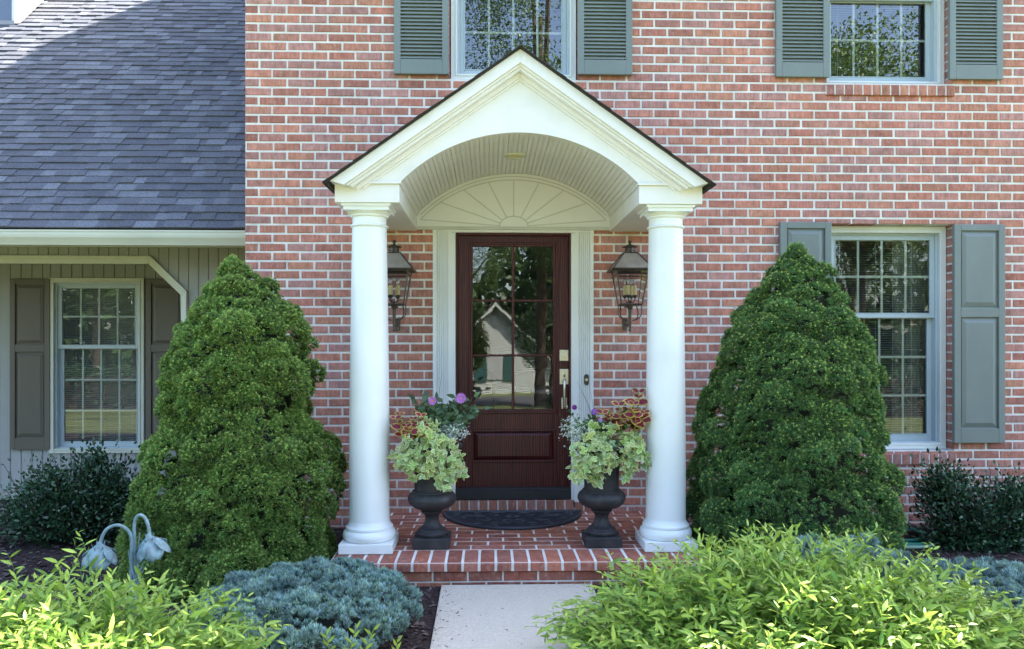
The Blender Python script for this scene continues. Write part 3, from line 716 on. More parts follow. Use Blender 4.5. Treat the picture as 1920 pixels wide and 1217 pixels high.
# tympanum over the door (sunburst)
b = MB(); TY = -.03; xs = [-IN + 2*IN*i/50 for i in range(51)]; zb = az(960, 431, TY)
for a, c in zip(xs[:-1], xs[1:]): b.quad((a, TY, zb), (c, TY, zb), (c, TY, arch(c) + .0), (a, TY, arch(a) + .0))
b.quad((-IN, TY, zb), (-IN, -.001, zb), (IN, -.001, zb), (IN, TY, zb))
ty = b.build('tympanum', M['white'], port)
b = MB()
def arcband(r0x, r0z, dx, y0, y1, zc, K=48):
    vs = []
    for i in range(K + 1):
        a = math.pi * i / K; c_, s_ = math.cos(a), math.sin(a)
        for (e, y) in ((0, y0), (dx, y0), (dx, y1), (0, y1)): vs.append(((r0x + e)*c_, y, zc + (r0z + e)*s_))
    b.add(vs, [(4*i+q, 4*(i+1)+q, 4*(i+1)+(q+1) % 4, 4*i+(q+1) % 4) for i in range(K) for q in range(4)])
zc = zb + .026; arcband(.107, .075, .007, TY - .006, TY, zc)
b.box(-IN, IN, TY - .010, TY, zb, zb + .024)
for r0 in (Rr - .052, Rr - .026):
    vs = []; th2 = math.asin((IN - .03) / r0); K = 48
    for i in range(K + 1):
        a = -th2 + 2*th2*i/K
        for (rr, y) in ((r0, TY - .006), (r0 + .007, TY - .006), (r0 + .007, TY), (r0, TY)): vs.append((rr*math.sin(a), y, CC + rr*math.cos(a)))
    vs = [(x, y, max(z, zb + .024)) for x, y, z in vs]
    b.add(vs, [(4*i+q, 4*(i+1)+q, 4*(i+1)+(q+1) % 4, 4*i+(q+1) % 4) for i in range(K) for q in range(4)])
for dg in (4, 18, 36, 60, 90, 120, 144, 162, 176):
    a = R(dg); c_, s_ = math.cos(a), math.sin(a); t_ = .1; rr = Rr - .052
    while (t_*c_)**2 + (zc + t_*s_ - CC)**2 < rr*rr and abs(t_*c_) < IN - .03: t_ += .002
    p0 = (.108*c_, zc + .078*s_); p1 = (t_*c_, zc + t_*s_)
    d = Vector((p1[0]-p0[0], p1[1]-p0[1])).normalized(); nx, nz = -d.y*.0032, d.x*.0032
    b.prism_y([(p0[0]-nx, p0[1]-nz), (p1[0]-nx, p1[1]-nz), (p1[0]+nx, p1[1]+nz), (p0[0]+nx, p0[1]+nz)], TY - .005, TY)
b.build('sunburst', M['burst'], ty, bevel=.0015)
# back closure above vault against sky leaks
for s in (-1, 1):
    b = MB(); b.quad((s*OUT, YF + .05, SPR - .012), (s*OUT, -.002, SPR - .012), (s*OUT, -.002, roofz(OUT, .02)), (s*OUT, YF + .05, roofz(OUT, .02)))
    b.build('side_fascia', M['white'], port)
# columns
COLY = -1.055
def column(x):
    pz = .062
    b = MB(); b.box(x - .168, x + .168, COLY - .168, COLY + .168, .001, pz); col_ = b.build('column', M['column_white'], port, bevel=.004)
    b = MB(); b.lathe((x, COLY, pz), [(.150, 0), (.160, .004), (.167, .018), (.168, .034), (.163, .052), (.152, .062), (.147, .064), (.147, .069), (.150, .072), (.150, .083), (.144, .088), (.136, .096), (.130, .112), (.128, .125)], 56)
    b.build('base', M['column_white'], col_)
    b = MB(); z0 = pz + .12; z1 = BZ - .135; H = z1 - z0; prof = [(.1285, 0)]
    for i in range(1, 15): t = i/14; r_ = .128 - .0185 * max(0, (t - .25)/.75) ** 1.35; prof.append((r_, H*t))
    b.lathe((x, COLY, z0), prof, 56); b.build('shaft', M['column_white'], col_)
    b = MB(); zt = BZ - .135
    b.lathe((x, COLY, zt - .003), [(.108, 0), (.118, .003), (.122, .009), (.118, .016), (.109, .02), (.108, .03), (.108, .063), (.113, .065), (.119, .068), (.121, .073), (.122, .079), (.130, .086), (.138, .094), (.141, .099)], 56)
    b.box(x - .142, x + .142, COLY - .142, COLY + .142, zt + .094, zt + .118)
    b.prism_y([(x-.150, zt+.118), (x+.150, zt+.118), (x+.156, BZ-.001), (x-.156, BZ-.001)][::1], COLY - .152, COLY + .152)
    b.build('capital', M['column_white'], col_)
column(-.96); column(.955)
# ceiling light
cl_x, cl_y = ax(966, -.62) * 1.0, -.62
clz = arch(cl_x)
cl = thing('ceiling_light', (cl_x, cl_y, clz), 'round recessed light in the vaulted portico ceiling', 'ceiling light')
b = MB(); b.lathe((cl_x, cl_y, clz - .004), [(.056, -.002), (.058, -.006), (.075, -.009), (.080, -.006), (.082, .004)], 36); b.build('trim_ring', M['cream'], cl)
b = MB(); b.lathe((cl_x, cl_y, clz - .006), [(.001, -.003), (.03, -.002), (.056, .001)], 30); b.build('lens', M['candle'], cl)

# ================================================================== PORCH
HW = 1.155; CF = -1.405
porch = thing('brick_porch', (0, -.7, -.15), 'low red brick porch step with a rowlock edge in front of the door', 'porch')
def brick_top(b, x0, x1, y0, y1, z0=-.05, zt=.0, tint=None):
    j = lambda: random.uniform(-.0015, .0015); ch = .004; zt = zt + random.uniform(-.0015, .001)
    o = [(x0+j(), y0+j()), (x1+j(), y0+j()), (x1+j(), y1+j()), (x0+j(), y1+j())]; cx, cy = (x0+x1)/2, (y0+y1)/2
    vs = [(x, y, z0) for x, y in o] + [(x, y, zt - .004) for x, y in o] + [(x + ch*(1 if x < cx else -1), y + ch*(1 if y < cy else -1), zt) for x, y in o]
    fs = [(8, 9, 10, 11)]
    for i in range(4): k = (i+1) % 4; fs += [(4+i, 4+k, 8+k, 8+i), (i, k, 4+k, 4+i)]
    b.add(vs, fs, tint or brick_tint(.85))
PPAL = [(.36,.125,.078), (.32,.108,.07), (.38,.145,.09), (.30,.10,.07), (.34,.13,.095)]
def ptint(k=1.0): c = random.choice(PPAL); s_ = random.uniform(.85, 1.12)*k; return tuple(v*s_ for v in c)
b = MB(); rw = .1005; y = -.008; r = 0
while y - rw > CF + .205:
    x = -HW + (r % 2) * -BL/2
    while x < HW:
        a, c = max(x + .006, -HW), min(x + BL - .006, HW)
        if c - a > .03: brick_top(b, a, c, y - rw + .006, y - .006, tint=ptint())
        x += BL + random.uniform(-.004, .004)
    y -= rw; r += 1
floor_y = y
fl = b.build('paving', M['brick'], porch, tinted=True)
b = MB(); b.box(-HW + .004, HW - .004, CF + .02, -.003, -.045, -.0035); b.box(-HW + .02, HW - .02, CF + .03, -.003, -.3, -.045); b.build('mortar', M['mortar'], porch)
b = MB(); p = .1045; n = int(2*HW / p) + 1; p = 2*HW / n
for i in range(n):
    x0, x1 = -HW + i*p + .0085, -HW + (i+1)*p - .0085; k = random.uniform(-.003, .003); tb = ptint(1.05)
    # bull-nosed front: a few profile points
    prof = [(floor_y - .008, -.002), (CF + .03, -.001), (CF + .012, -.004), (CF + .002, -.012), (CF, -.022), (CF + k*.5, -.058), (CF + .012, -.0585), (floor_y - .008, -.0585)]
    V = [(x0 + random.uniform(-.002, .002), y_, z_) for y_, z_ in prof] + [(x1 + random.uniform(-.002, .002), y_, z_) for y_, z_ in prof]; m_ = len(prof)
    b.add(V, [tuple(range(m_)), tuple(range(2*m_-1, m_-1, -1))] + [(q, q+m_, (q+1) % m_ + m_, (q+1) % m_) for q in range(m_)], tb)
b.build('step_edge', M['brick'], porch, tinted=True, bevel=.002)
b = MB(); b.box(-HW + .01, HW - .01, CF + .006, floor_y, -.057, -.006); b.build('edge_mortar', M['mortar'], porch)
b = MB(); fy = CF + .03
def stretch_row(z0, z1, off, dark):
    x = -HW + .015 - off
    while x < HW:
        a, c = max(x + .006, -HW + .012), min(x + BL - .006, HW - .012)
        if c - a > .03:
            tb = MB(); one_brick(tb, a, c, z0, z1, yf=0, depth=.03, tint=ptint(dark)); b.add([(x_, y_ + fy - .006, z_) for x_, y_, z_ in tb.v], tb.f, tb.t[0])
        x += BL
stretch_row(-.122, -.066, .03, .95); stretch_row(-.19, -.131, .13, .85)
for s in (-1, 1):
    for (z0, z1, off) in ((-.122, -.066, 0), (-.19, -.131, .1)):
        y_ = CF + .03 - off
        while y_ < -.02:
            a, c = max(y_ + .006, CF + .045), min(y_ + BL - .006, -.01)
            if c - a > .02: xx = s*(HW - .012); b.box(xx - s*.02, xx, a, c, z0, z1, tint=ptint(.85))
            y_ += BL
b.build('riser', M['brick'], porch, tinted=True)

# doormat
mx, my = ax(960, -.03), -.04; mr = (ax(1090, -.04) - ax(830, -.04)) / 2
mat_o = thing('doormat', (mx, my, 0), 'half round black rubber doormat with scroll pattern below the door', 'doormat')
b = MB(); K = 60; pts = [(mx + mr*math.cos(math.pi*i/K), my - .575*math.sin(math.pi*i/K)) for i in range(K+1)]
pts = pts[::-1]; n = len(pts); b.add([(x, y, .001) for x, y in pts] + [(x, y, .009) for x, y in pts], [tuple(range(n, 2*n)), tuple(range(n))[::-1]] + [(i, (i+1) % n, (i+1) % n + n, i+n) for i in range(n)])
b.build('backing', M['rubber'], mat_o)
b = MB()
rim = [(mx + (mr-.015)*math.cos(math.pi*i/K), my - .015 - .545*math.sin(math.pi*i/K), .011) for i in range(K+1)]; b.tube(rim + [rim[0]], .012, 6)
def scroll(cx, cy, r0, t0, t1, s, r1=.01):
    pts = []
    for i in range(22): t = i/21; a = t0 + (t1-t0)*t; r_ = r0 + (r1 - r0)*t; pts.append((mx + s*(cx + r_*math.cos(a)), my - (cy + r_*math.sin(a)), .011))
    b.tube(pts, .0075, 6)
for s in (-1, 1):
    scroll(.12, .12, .08, 3.1, 9.5, s); scroll(.28, .10, .07, 0, 6.5, s); scroll(.20, .26, .09, -1.5, 5.2, s); scroll(.06, .33, .07, 1.5, 8, s); scroll(.36, .22, .07, 2.8, 8.5, s); scroll(.13, .44, .07, 3.2, 9, s); scroll(.44, .09, .05, 1, 7, s); scroll(.27, .38, .06, 0, 6, s)
for k in range(8): a = math.pi * 2 * k / 8; b.tube([(mx + .015*math.cos(a), my - .2 + .015*math.sin(a), .011), (mx + .055*math.cos(a), my - .2 + .055*math.sin(a), .011)], .009, 6)
b.build('scrollwork', mat('rubber_relief', (0.032, 0.033, 0.045), 0.5, 0.2, 30), mat_o)

# ================================================================== LANTERNS
def lantern(px, label):
    Yc = -.23; x = ax(px, Yc); Z = lambda q: az(px, q, Yc)
    t = thing('wall_lantern', (x, 0, Z(622)), label, 'lantern', 'lanterns beside the front door')
    zt, zb = Z(508), Z(571); wt, wb = .118, .078; r = .006
    b = MB()
    C4 = [(-1,-1),(1,-1),(1,1),(-1,1)]
    for sx_, sy_ in C4: b.tube([(x + sx_*wb, Yc + sy_*wb, zb), (x + sx_*wt, Yc + sy_*wt, zt)], r, 6)
    for w_, z_ in ((wt, zt), (wb, zb), (wt*.985, zt - .03)):
        for k in range(4): a, c = C4[k], C4[(k+1) % 4]; b.tube([(x + a[0]*w_, Yc + a[1]*w_, z_), (x + c[0]*w_, Yc + c[1]*w_, z_)], r*.9, 6)
    b.box(x - wb, x + wb, Yc - wb, Yc + wb, zb - .008, zb)
    fr = b.build('frame', M['bronze'], t)
    b = MB(); g = .98
    for k in range(4): a, c = C4[k], C4[(k+1) % 4]; b.quad((x + a[0]*wb*g, Yc + a[1]*wb*g, zb), (x + c[0]*wb*g, Yc + c[1]*wb*g, zb), (x + c[0]*wt*g, Yc + c[1]*wt*g, zt), (x + a[0]*wt*g, Yc + a[1]*wt*g, zt))
    b.build('pane', M['lamp_glass'], t)
    # roof
    b = MB(); wo, wn, z0, z1 = .150, .05, Z(507), Z(475)
    vs = [(x + a*wo, Yc + c*wo, z0) for a, c in C4] + [(x + a*wn, Yc + c*wn, z1) for a, c in C4]
    b.add(vs, [(k, (k+1) % 4, 4+(k+1) % 4, 4+k) for k in range(4)]); ro = b.build('roof', M['seeded'], t)
    b = MB()
    for k in range(4):
        b.tube([vs[k], vs[k+4]], .006, 6); b.tube([vs[k], vs[(k+1) % 4]], .007, 6); b.tube([vs[k+4], vs[4+(k+1) % 4]], .006, 6)
    b.build('roof_frame', M['bronze'], ro)
    b = MB(); z2 = Z(475); b.lathe((x, Yc, z2 - .004), [(.045, 0), (.045, .008), (.036, .012), (.036, .044), (.044, .046), (.056, .048), (.058, .051), (.044, .058), (.024, .066), (.01, .072), (.008, .08), (.013, .085), (.015, .092), (.011, .1), (.003, .104)], 24)
    b.build('chimney_cap', M['bronze'], t)
    b = MB()
    for k in range(8): a = math.pi*2*k/8; b.lathe((x + .036*math.cos(a), Yc + .036*math.sin(a), z2 + .02), [(.004, -.004), (.005, 0), (.004, .004)], 6)
    b.build('vents', M['black'], t)
    cb = MB(); cg = MB(); cs = MB()
    for k in range(4):
        a = math.pi/4 + math.pi/2*k + .3; xx, yy = x + .040*math.cos(a), Yc + .040*math.sin(a)
        cs.lathe((xx, yy, zb + .07), [(.012, 0), (.0125, .02), (.012, .072), (.008, .073)], 14)
        cb.tube([(x, Yc, zb + .02), (x + .6*(xx-x), Yc + .6*(yy-Yc), zb + .015), (xx, yy, zb + .035), (xx, yy, zb + .05)], .004, 6); cb.lathe((xx, yy, zb + .045), [(.004, 0), (.013, .01), (.016, .025), (.013, .027)], 12)
        cg.lathe((xx, yy, zb + .143), [(.006, 0), (.012, .015), (.013, .028), (.007, .05), (.001, .066)], 12)
    cb.tube([(x, Yc, zb), (x, Yc, zb + .03)], .007, 8); ca_ = cb.build('candle_holder', M['bronze'], t); cs.build('candle', M['candle'], ca_); cg.build('bulb', M['bulb'], ca_)
    b = MB(); b.lathe((x, Yc, Z(622)), [(.003, 0), (.011, .005), (.012, .013), (.008, .022), (.009, .028), (.011, .05), (.012, .13), (.014, .17), (.022, .178), (.024, .2), (.018, .212)], 18)
    for s in (-1, 1):
        for sc_ in (.6, 1):
            pts = []
            for i in range(16):
                u = i/15; a = -math.pi/2 + u*math.pi*1.15
                pts.append((x + s*(.02 + sc_*.065*(u**.6) + .02*math.sin(math.pi*u)), Yc + (.05 if sc_ < 1 else 0)*u, Z(622) + .085 + .115*u + .02*math.sin(math.pi*u)*-1))
            pts.append((x + s*(.02+sc_*.06), Yc, Z(622) + .205)); b.tube(pts, .0045, 6)
    b.tube([(x, Yc, Z(622) + .06), (x, Yc + .1, Z(622) + .045), (x, -.02, Z(622) + .06)], .009, 8)
    b.lathe((x, -.017, Z(622) + .06), [(.004, -.05), (.02, -.045), (.022, .045), (.004, .05)], 12)
    b.tube([(x, Yc + .06, zb - .01), (x, -.02, zb - .01)], .008, 8)
    b.build('bracket', M['bronze'], t)
lantern(739, 'bronze lantern half hidden by the left column, on the brick left of the door')
lantern(1181, 'bronze lantern on the brick right of the door, fully in view')

# ================================================================== URNS
UY = -1.0
def urn(x, label):
    t = thing('urn', (x, UY, 0), label, 'urn', 'black cast iron urns flanking the doormat')
    b = MB(); b.box(x - .118, x + .118, UY - .118, UY + .118, .001, .068); b.build('plinth', M['iron'], t, bevel=.006)
    b = MB(); prof = [(.098, 0), (.103, .008), (.103, .02), (.095, .03), (.088, .034), (.084, .042), (.066, .052), (.052, .068), (.044, .09), (.041, .115), (.047, .133), (.058, .145), (.068, .150), (.070, .158), (.062, .166)]
    seg = 48; o = len(b.v); b.lathe((x, UY, .068), prof, seg)
    # fluting on the stem
    n = len(prof); b.v = [((x + (px_-x)*(1 + (.06 if 5 <= (i % n) <= 11 else 0)*((i//n) % 2))), (UY + (py_-UY)*(1 + (.06 if 5 <= (i % n) <= 11 else 0)*((i//n) % 2))), pz_) for i, (px_, py_, pz_) in enumerate(b.v)]
    b.build('foot', M['iron'], t)
    b = MB(); b.lathe((x, UY, .232), [(.05, 0), (.075, .004), (.118, .018), (.146, .042), (.157, .066), (.157, .082), (.148, .103), (.133, .116), (.127, .119), (.126, .126), (.120, .128)], 56)
    b.build('bowl', M['iron'], t)
    b = MB(); b.lathe((x, UY, .358), [(.114, 0), (.114, .12), (.122, .17), (.145, .225), (.175, .262), (.195, .278), (.202, .286), (.202, .296), (.192, .300), (.170, .290), (.150, .262)], 56)
    b.build('neck', M['iron'], t)
UXL, UXR = -.563, .545
urn(UXL, 'black urn left of the doormat, its stem against the brick floor beside the left column')
urn(UXR, 'black urn right of the doormat, close to the right column')

# ---- planting in the urns
UZ = .655
LFv = T_two(.70, .70, (.34, .48, .17), (.72, .78, .48), cup=.2, bend=.5); LFd = T_leaf(.42, .15, .3, 4); LFc = T_two(.68, .80, (.20, .016, .04), (.54, .44, .09), cup=.1, bend=.4)
LFs = T_leaf(.22, .1, .2, 3)
def in_plane(px, py, Y): p = at(px, py, Y); return np.array([p[0], p[1], p[2]])
def vinca(name, blobs, label, x0):
    """trailing variegated plant: whorls of leaves over a set of pixel blobs (px,py,r px,Y,n)"""
    o = thing(name, (x0, UY, UZ), label, 'plant'); fb = FB(); st = MB()
    root = np.array([x0, UY - .05, UZ])
    for (px, py, r_, Y, n) in blobs:
        n = int(n*1.7)
        c = in_plane(px, py, Y)
        for k in range(n):
            a = rng.uniform(0, 6.28); q = math.sqrt(rng.uniform(0, 1)) * r_ / 290
            p = c + np.array([q*math.cos(a), rng.uniform(-.05, .05), q*math.sin(a)*.9])
            m_ = (root + p)/2 + np.array([0, -.03, .03 + abs(p[0]-x0)*.15])
            if k % 2 == 0: st.tube([(1-u)**2*root + 2*u*(1-u)*m_ + u*u*p for u in np.linspace(0, 1, 6)], .0016, 4)
            ax_ = np.array([rng.normal()*.6 + (p[0]-x0)*1.5, -.75, .3 + rng.normal()*.5]); ax_ /= np.linalg.norm(ax_)
            nl = 6; base = rng.uniform(0, 6.28); dd = []; pp = []
            f = frames(ax_[None], np.array([0.]))[0]
            for j in range(nl):
                lv = j // 2; t_ = base + (j % 2)*math.pi + lv*math.pi/2 + rng.uniform(-.25, .25); tl = (.05, .35, 1.3)[lv] + rng.uniform(-.25, .35)
                d = f @ np.array([math.cos(t_), math.sin(t_), tl]); dd.append(d); pp.append(p + ax_*(.004*lv))
            dd = np.array(dd); sc_ = np.array([1, 1, .85, .85, .5, .5])*rng.uniform(.028, .041)*rng.uniform(.85, 1.1, nl)
            up = ax_; # leaf upper face towards the whorl axis
            z = dd/np.linalg.norm(dd, axis=1, keepdims=True); y = ax_[None] - z*(z@ax_)[:, None]; y /= np.linalg.norm(y, axis=1, keepdims=True); x = np.cross(y, z)
            Rm = np.stack([x, y, z], axis=2)
            fb.put(LFv, pp, Rm, sc_, np.tile(rng.uniform(.85, 1.2), (nl, 3)) * np.array([rng.uniform(.9, 1.15), 1.0, rng.uniform(.7, 1.15)]))
    fb.build('leaves', M['leaf'], o); st2 = FB(); st2.mb(st, (.2, .26, .07)); st2.build('stem', M['leaf'], o)
vinca('trailing_vinca', [(795, 838, 42, -1.19, 46), (835, 850, 30, -1.19, 22), (755, 858, 22, -1.17, 16), (775, 880, 22, -1.16, 8), (822, 885, 28, -1.17, 20), (835, 905, 14, -1.16, 8), (868, 885, 11, -1.12, 7), (800, 815, 30, -1.12, 18)],
      'pale green variegated trailing plant spilling from the left urn', UXL)
vinca('trailing_vinca', [(1110, 850, 38, -1.19, 38), (1095, 880, 26, -1.17, 16), (1150, 862, 30, -1.18, 20), (1185, 835, 24, -1.16, 16), (1195, 860, 24, -1.12, 13), (1215, 870, 10, -1.08, 5), (1112, 812, 18, -1.12, 10), (1120, 900, 12, -1.15, 6), (1178, 892, 9, -1.12, 5), (1140, 828, 34, -1.13, 20)],
      'pale green variegated trailing plant spilling from the right urn and reaching the column', UXR)
def coleus(stems, label, x0):
    o = thing('coleus', (x0, UY, UZ), label, 'plant'); fb = FB(); st = MB()
    for (bx, by, tx, ty_, Y, n, size) in stems:
        p0 = in_plane(bx, by, Y); p1 = in_plane(tx, ty_, Y - .03); st.tube([p0, (p0+p1)/2 + np.array([.01, 0, .0]), p1], .0035, 6)
        for k in range(n):
            u = 1 - k/n*.75; p = p0 + (p1-p0)*u; sz_ = size*(.55 + .45*min(1, k/2.5))
            for j in range(2):
                a = k*1.571 + j*math.pi + rng.uniform(-.3, .3); up = .75 - k*.16; z = np.array([math.cos(a), math.sin(a)*.9 - .15, up]); z /= np.linalg.norm(z)
                y = np.array([0, -1.2, .8]); y = y - z*(y@z); y /= np.linalg.norm(y); x = np.cross(y, z)
                fb.put(LFc, [p], np.stack([x, y, z], axis=1)[None], [sz_*rng.uniform(1.05, 1.4)], [np.array([1, 1, 1])*rng.uniform(.85, 1.6)])
    fb.build('leaves', M['leaf'], o); s2 = FB(); s2.mb(st, (.28, .30, .05)); s2.build('stem', M['leaf'], o)
coleus([(770, 832, 742, 785, -1.14, 4, .06), (780, 832, 762, 800, -1.16, 4, .06), (785, 830, 790, 780, -1.12, 4, .058), (770, 830, 750, 778, -1.08, 4, .05), (785, 830, 775, 786, -1.1, 4, .05), (765, 832, 742, 800, -1.12, 3, .05), (790, 825, 796, 800, -1.14, 4, .048), (775, 830, 786, 770, -1.0, 4, .052), (770, 835, 765, 808, -1.15, 3, .046)],
       'small burgundy and yellow edged coleus at the left of the left urn', UXL)
coleus([(1185, 820, 1198, 736, -1.06, 6, .078), (1165, 820, 1160, 760, -1.1, 4, .066), (1180, 820, 1178, 770, -1.0, 5, .07), (1195, 815, 1208, 775, -1.1, 4, .066), (1170, 820, 1130, 775, -1.06, 4, .07), (1190, 818, 1188, 758, -1.14, 4, .06)],
       'tall burgundy and gold edged coleus leaning on the right column', UXR)
def flower(fb, p, r_, n, col, ccol, rows=2, face=(0, -1, .25)):
    f = np.array(face, float); f /= np.linalg.norm(f); Fm = frames(f[None], np.array([0.]))[0]; LP = T_leaf(.42, .05, -.1, 3, (1, 1, 1), (.9, .8, .95))
    for q in range(rows):
        for k in range(n):
            a = 2*math.pi*k/n + q*.35; d = Fm @ np.array([math.cos(a), math.sin(a), .12 + q*.45]); z = d/np.linalg.norm(d); y = f - z*(z@f); y /= np.linalg.norm(y); x = np.cross(y, z)
            fb.put(LP, [p], np.stack([x, y, z], axis=1)[None], [r_*(1 - q*.28)], [np.array(col)*rng.uniform(.85, 1.15)])
    b = MB(); b.lathe((0, 0, 0), [(.0005, -.001), (r_*.28, 0), (r_*.24, r_*.1), (r_*.08, r_*.16)], 10); b.v = [tuple(Fm @ np.array(v) + p + f*.003) for v in b.v]; fb.mb(b, ccol)
def leafy(name, label, cat, x0, stems, leaf, size, colr, flowers=(), nper=9, flcol=(.6, .28, .62), flc=(.6, .35, .3)):
    o = thing(name, (x0, UY, UZ), label, cat); fb = FB(); st = MB()
    for (bx, by, tx, ty_, Y) in stems:
        p0 = in_plane(bx, by, Y + .03); p1 = in_plane(tx, ty_, Y); m_ = (p0+p1)/2 + rng.normal(size=3)*.012; P = [(1-u)**2*p0 + 2*u*(1-u)*m_ + u*u*p1 for u in np.linspace(0, 1, 8)]; st.tube(P, .002, 4)
        for k in range(nper):
            u = .2 + .8*k/nper; p = (1-u)**2*p0 + 2*u*(1-u)*m_ + u*u*p1; a = rng.uniform(0, 6.28); z = np.array([math.cos(a), -.35 + .6*math.sin(a), rng.uniform(-.1, .8)])
            fb.put(leaf, [p], frames(z[None], rng.uniform(-.6, .6, 1) + math.pi/2), [size*rng.uniform(.6, 1.15)], [np.array(colr)*rng.uniform(.6, 1.4)])
    fb.build('leaves', M['leaf'], o); s2 = FB(); s2.mb(st, (.06, .08, .03)); s2.build('stem', M['leaf'], o)
    for (px, py, Y, r_, n, c, cc, rows) in flowers:
        f2 = FB(); p = in_plane(px, py, Y); flower(f2, p, r_, n, c, cc, rows); f2.build('flower', M['petal'], o)
pink = (.60, .26, .62); purp = (.22, .03, .22)
LFe = T_leaf(.5, .12, .35, 4, (.9, .95, .9), (1.25, 1.2, 1.1))
leafy('dahlia', 'dark leaved dahlia with two pink flowers in the left urn', 'plant', UXL,
      [(820, 822, 790+i*9.5, 730 + (i*37 % 50), -1.0 - .02*(i % 4)) for i in range(14)] + [(830, 822, 785+i*11, 745 + (i*23 % 45), -1.06 - .02*(i % 3)) for i in range(10)] + [(825, 820, 895, 765, -1.05), (825, 822, 880, 780, -1.05), (815, 822, 775, 745, -1.0), (815, 822, 785, 765, -1.04), (830, 820, 862, 800, -1.08), (820, 820, 840, 755, -1.1), (820, 820, 815, 765, -1.1)], LFe, .066, (.085, .145, .08),
      [(864, 747, -1.12, .038, 18, pink, (.62, .4, .4), 3), (811, 752, -1.1, .032, 12, pink, (.6, .3, .1), 2)], nper=10)
leafy('lantana', 'green leafy plant with small purple flowers in the right urn', 'plant', UXR,
      [(1120, 822, 1062+i*11, 768 + (i*29 % 36), -1.02 - .03*(i % 4)) for i in range(12)] + [(1120, 820, 1075, 785, -1.1), (1110, 822, 1130, 790, -1.14), (1120, 820, 1150, 775, -1.1)], LFe, .045, (.075, .17, .05),
      [(1077, 764, -1.08, .020, 16, purp, (.3, .06, .3), 3), (1114, 772, -1.1, .024, 14, (.33, .14, .55), (.5, .3, .2), 2), (1126, 788, -1.12, .016, 12, (.4, .3, .6), (.5, .4, .4), 2)], nper=9)
def euphorbia(label, x0, c, r_, n, Y):
    o = thing('euphorbia', (x0, UY, UZ), label, 'plant'); fb = FB(); st = MB(); f2 = FB()
    c0 = in_plane(c[0], c[1], Y); root = np.array([x0, UY, UZ])
    P = c0 + rng.normal(size=(n, 3))*np.array([r_[0], .04, r_[1]])*.5
    for k in range(0, n, 5): st.tube([root + (P[k]-root)*.4, root + (P[k]-root)*.8 + np.array([0, 0, .01]), P[k]], .0009, 3)
    T5 = []; V = []; Fs = []
    for k in range(5): a = 2*math.pi*k/5; o_ = len(V); V += [(0, 0, 0), (.5*math.cos(a-.35), .5*math.sin(a-.35), .1), (math.cos(a), math.sin(a), .15), (.5*math.cos(a+.35), .5*math.sin(a+.35), .1)]; Fs.append((o_, o_+1, o_+2, o_+3))
    T5 = (np.array(V), Fs, np.ones((len(V), 3)))
    d = rnd_dir(n)*.5 + np.array([0, -.8, .5]); f2.put(T5, P, frames(d, rng.uniform(0, 6, n)), rng.uniform(.005, .009, n), np.tile((.78, .8, .72), (n, 1)))
    m_ = n; Q = c0 + rng.normal(size=(m_, 3))*np.array([r_[0], .04, r_[1]])*.5; fb.put(LFs, Q, frames(rnd_dir(m_) + np.array([0, -.2, .5]), rng.uniform(0, 6, m_)), rng.uniform(.014, .024, m_), np.tile((.14, .25, .12), (m_, 1))*rng.uniform(.7, 1.3, (m_, 1)))
    f2.build('flowers', M['petal'], o); fb.build('leaves', M['leaf'], o); s2 = FB(); s2.mb(st, (.15, .22, .1)); s2.build('stem', M['leaf'], o)
euphorbia('airy plant with tiny white flowers at the right of the left urn', UXL, (848, 810), (.09, .05), 230, -1.12)
euphorbia('airy plant with tiny white flowers at the left of the right urn', UXR, (1076, 806), (.075, .085), 300, -1.12)
for (x0, px, lab, tips) in ((UXL, 815, 'thin grass blades rising behind the dahlia in the left urn', [(805, 708), (829, 700), (790, 722), (783, 735), (812, 720)]), (UXR, 1120, 'thin grass blades rising behind the flowers in the right urn', [(1082, 716), (1092, 735), (1104, 722), (1112, 730), (1128, 726), (1120, 742)])):
    o = thing('ornamental_grass', (x0, UY, UZ), lab, 'plant'); b = MB()
    for (tx, ty_) in tips:
        p0 = Vector(in_plane(px, 815, -.98)); p1 = Vector(in_plane(tx, ty_, -.95)); m_ = (p0+p1)/2 + Vector((0, 0, .06)); b.tube([(1-u)**2*p0 + 2*u*(1-u)*m_ + u*u*p1 for u in np.linspace(0, 1, 8)], .0016, 4, r1=.0005)
    f2 = FB(); f2.mb(b, (.12, .15, .07)); f2.build('blade', M['leaf'], o)

# ================================================================== WING
SYW = 1.0; IYW = 1.8
wing = thing('garage_wing', (-4.5, 1.5, -.125), 'low grey sided wing with a steep dark shingle roof and a recessed window', 'house wing')
zs_ = CZ + .868
# trim outline (outer) : header bottom y495, top y481
tx_r_in, tx_r_out = ax(341, SYW), ax(352, SYW); tx_c_in, tx_c_out = ax(280, SYW), ax(284, SYW)
zh_in, zh_out = az(200, 495, SYW), az(200, 480, SYW); zc_in, zc_out = az(345, 554, SYW), az(350, 546, SYW)
def wing_low(x):
    if x < tx_c_out: return zh_out - .01
    if x < tx_r_out: return zh_out - .01 + (zc_out - zh_out) * (x - tx_c_out) / (tx_r_out - tx_c_out)
    return -.14
def vboards(b, x0, x1, zlo, zhi, Y, pitch, g=.006):
    x = x0; k = 0
    while x < x1 - .004:
        a, c = x + g/2, min(x + pitch, x1) - g/2; pr = [(a, Y + .006), (a + .004, Y), (c - .004, Y), (c, Y + .006)]
        V = [(p, y, zlo(p)) for p, y in pr] + [(p, y, zhi) for p, y in pr]; b.add(V, [(i, i+1, 4+i+1, 4+i) for i in range(3)])
        b.quad((c, Y + .008, zlo(c)), (c + g, Y + .008, zlo(c)), (c + g, Y + .008, zhi), (c, Y + .008, zhi)); x += pitch
b = MB(); vboards(b, -8.2, XL + .02, wing_low, zs_, SYW, .0885)
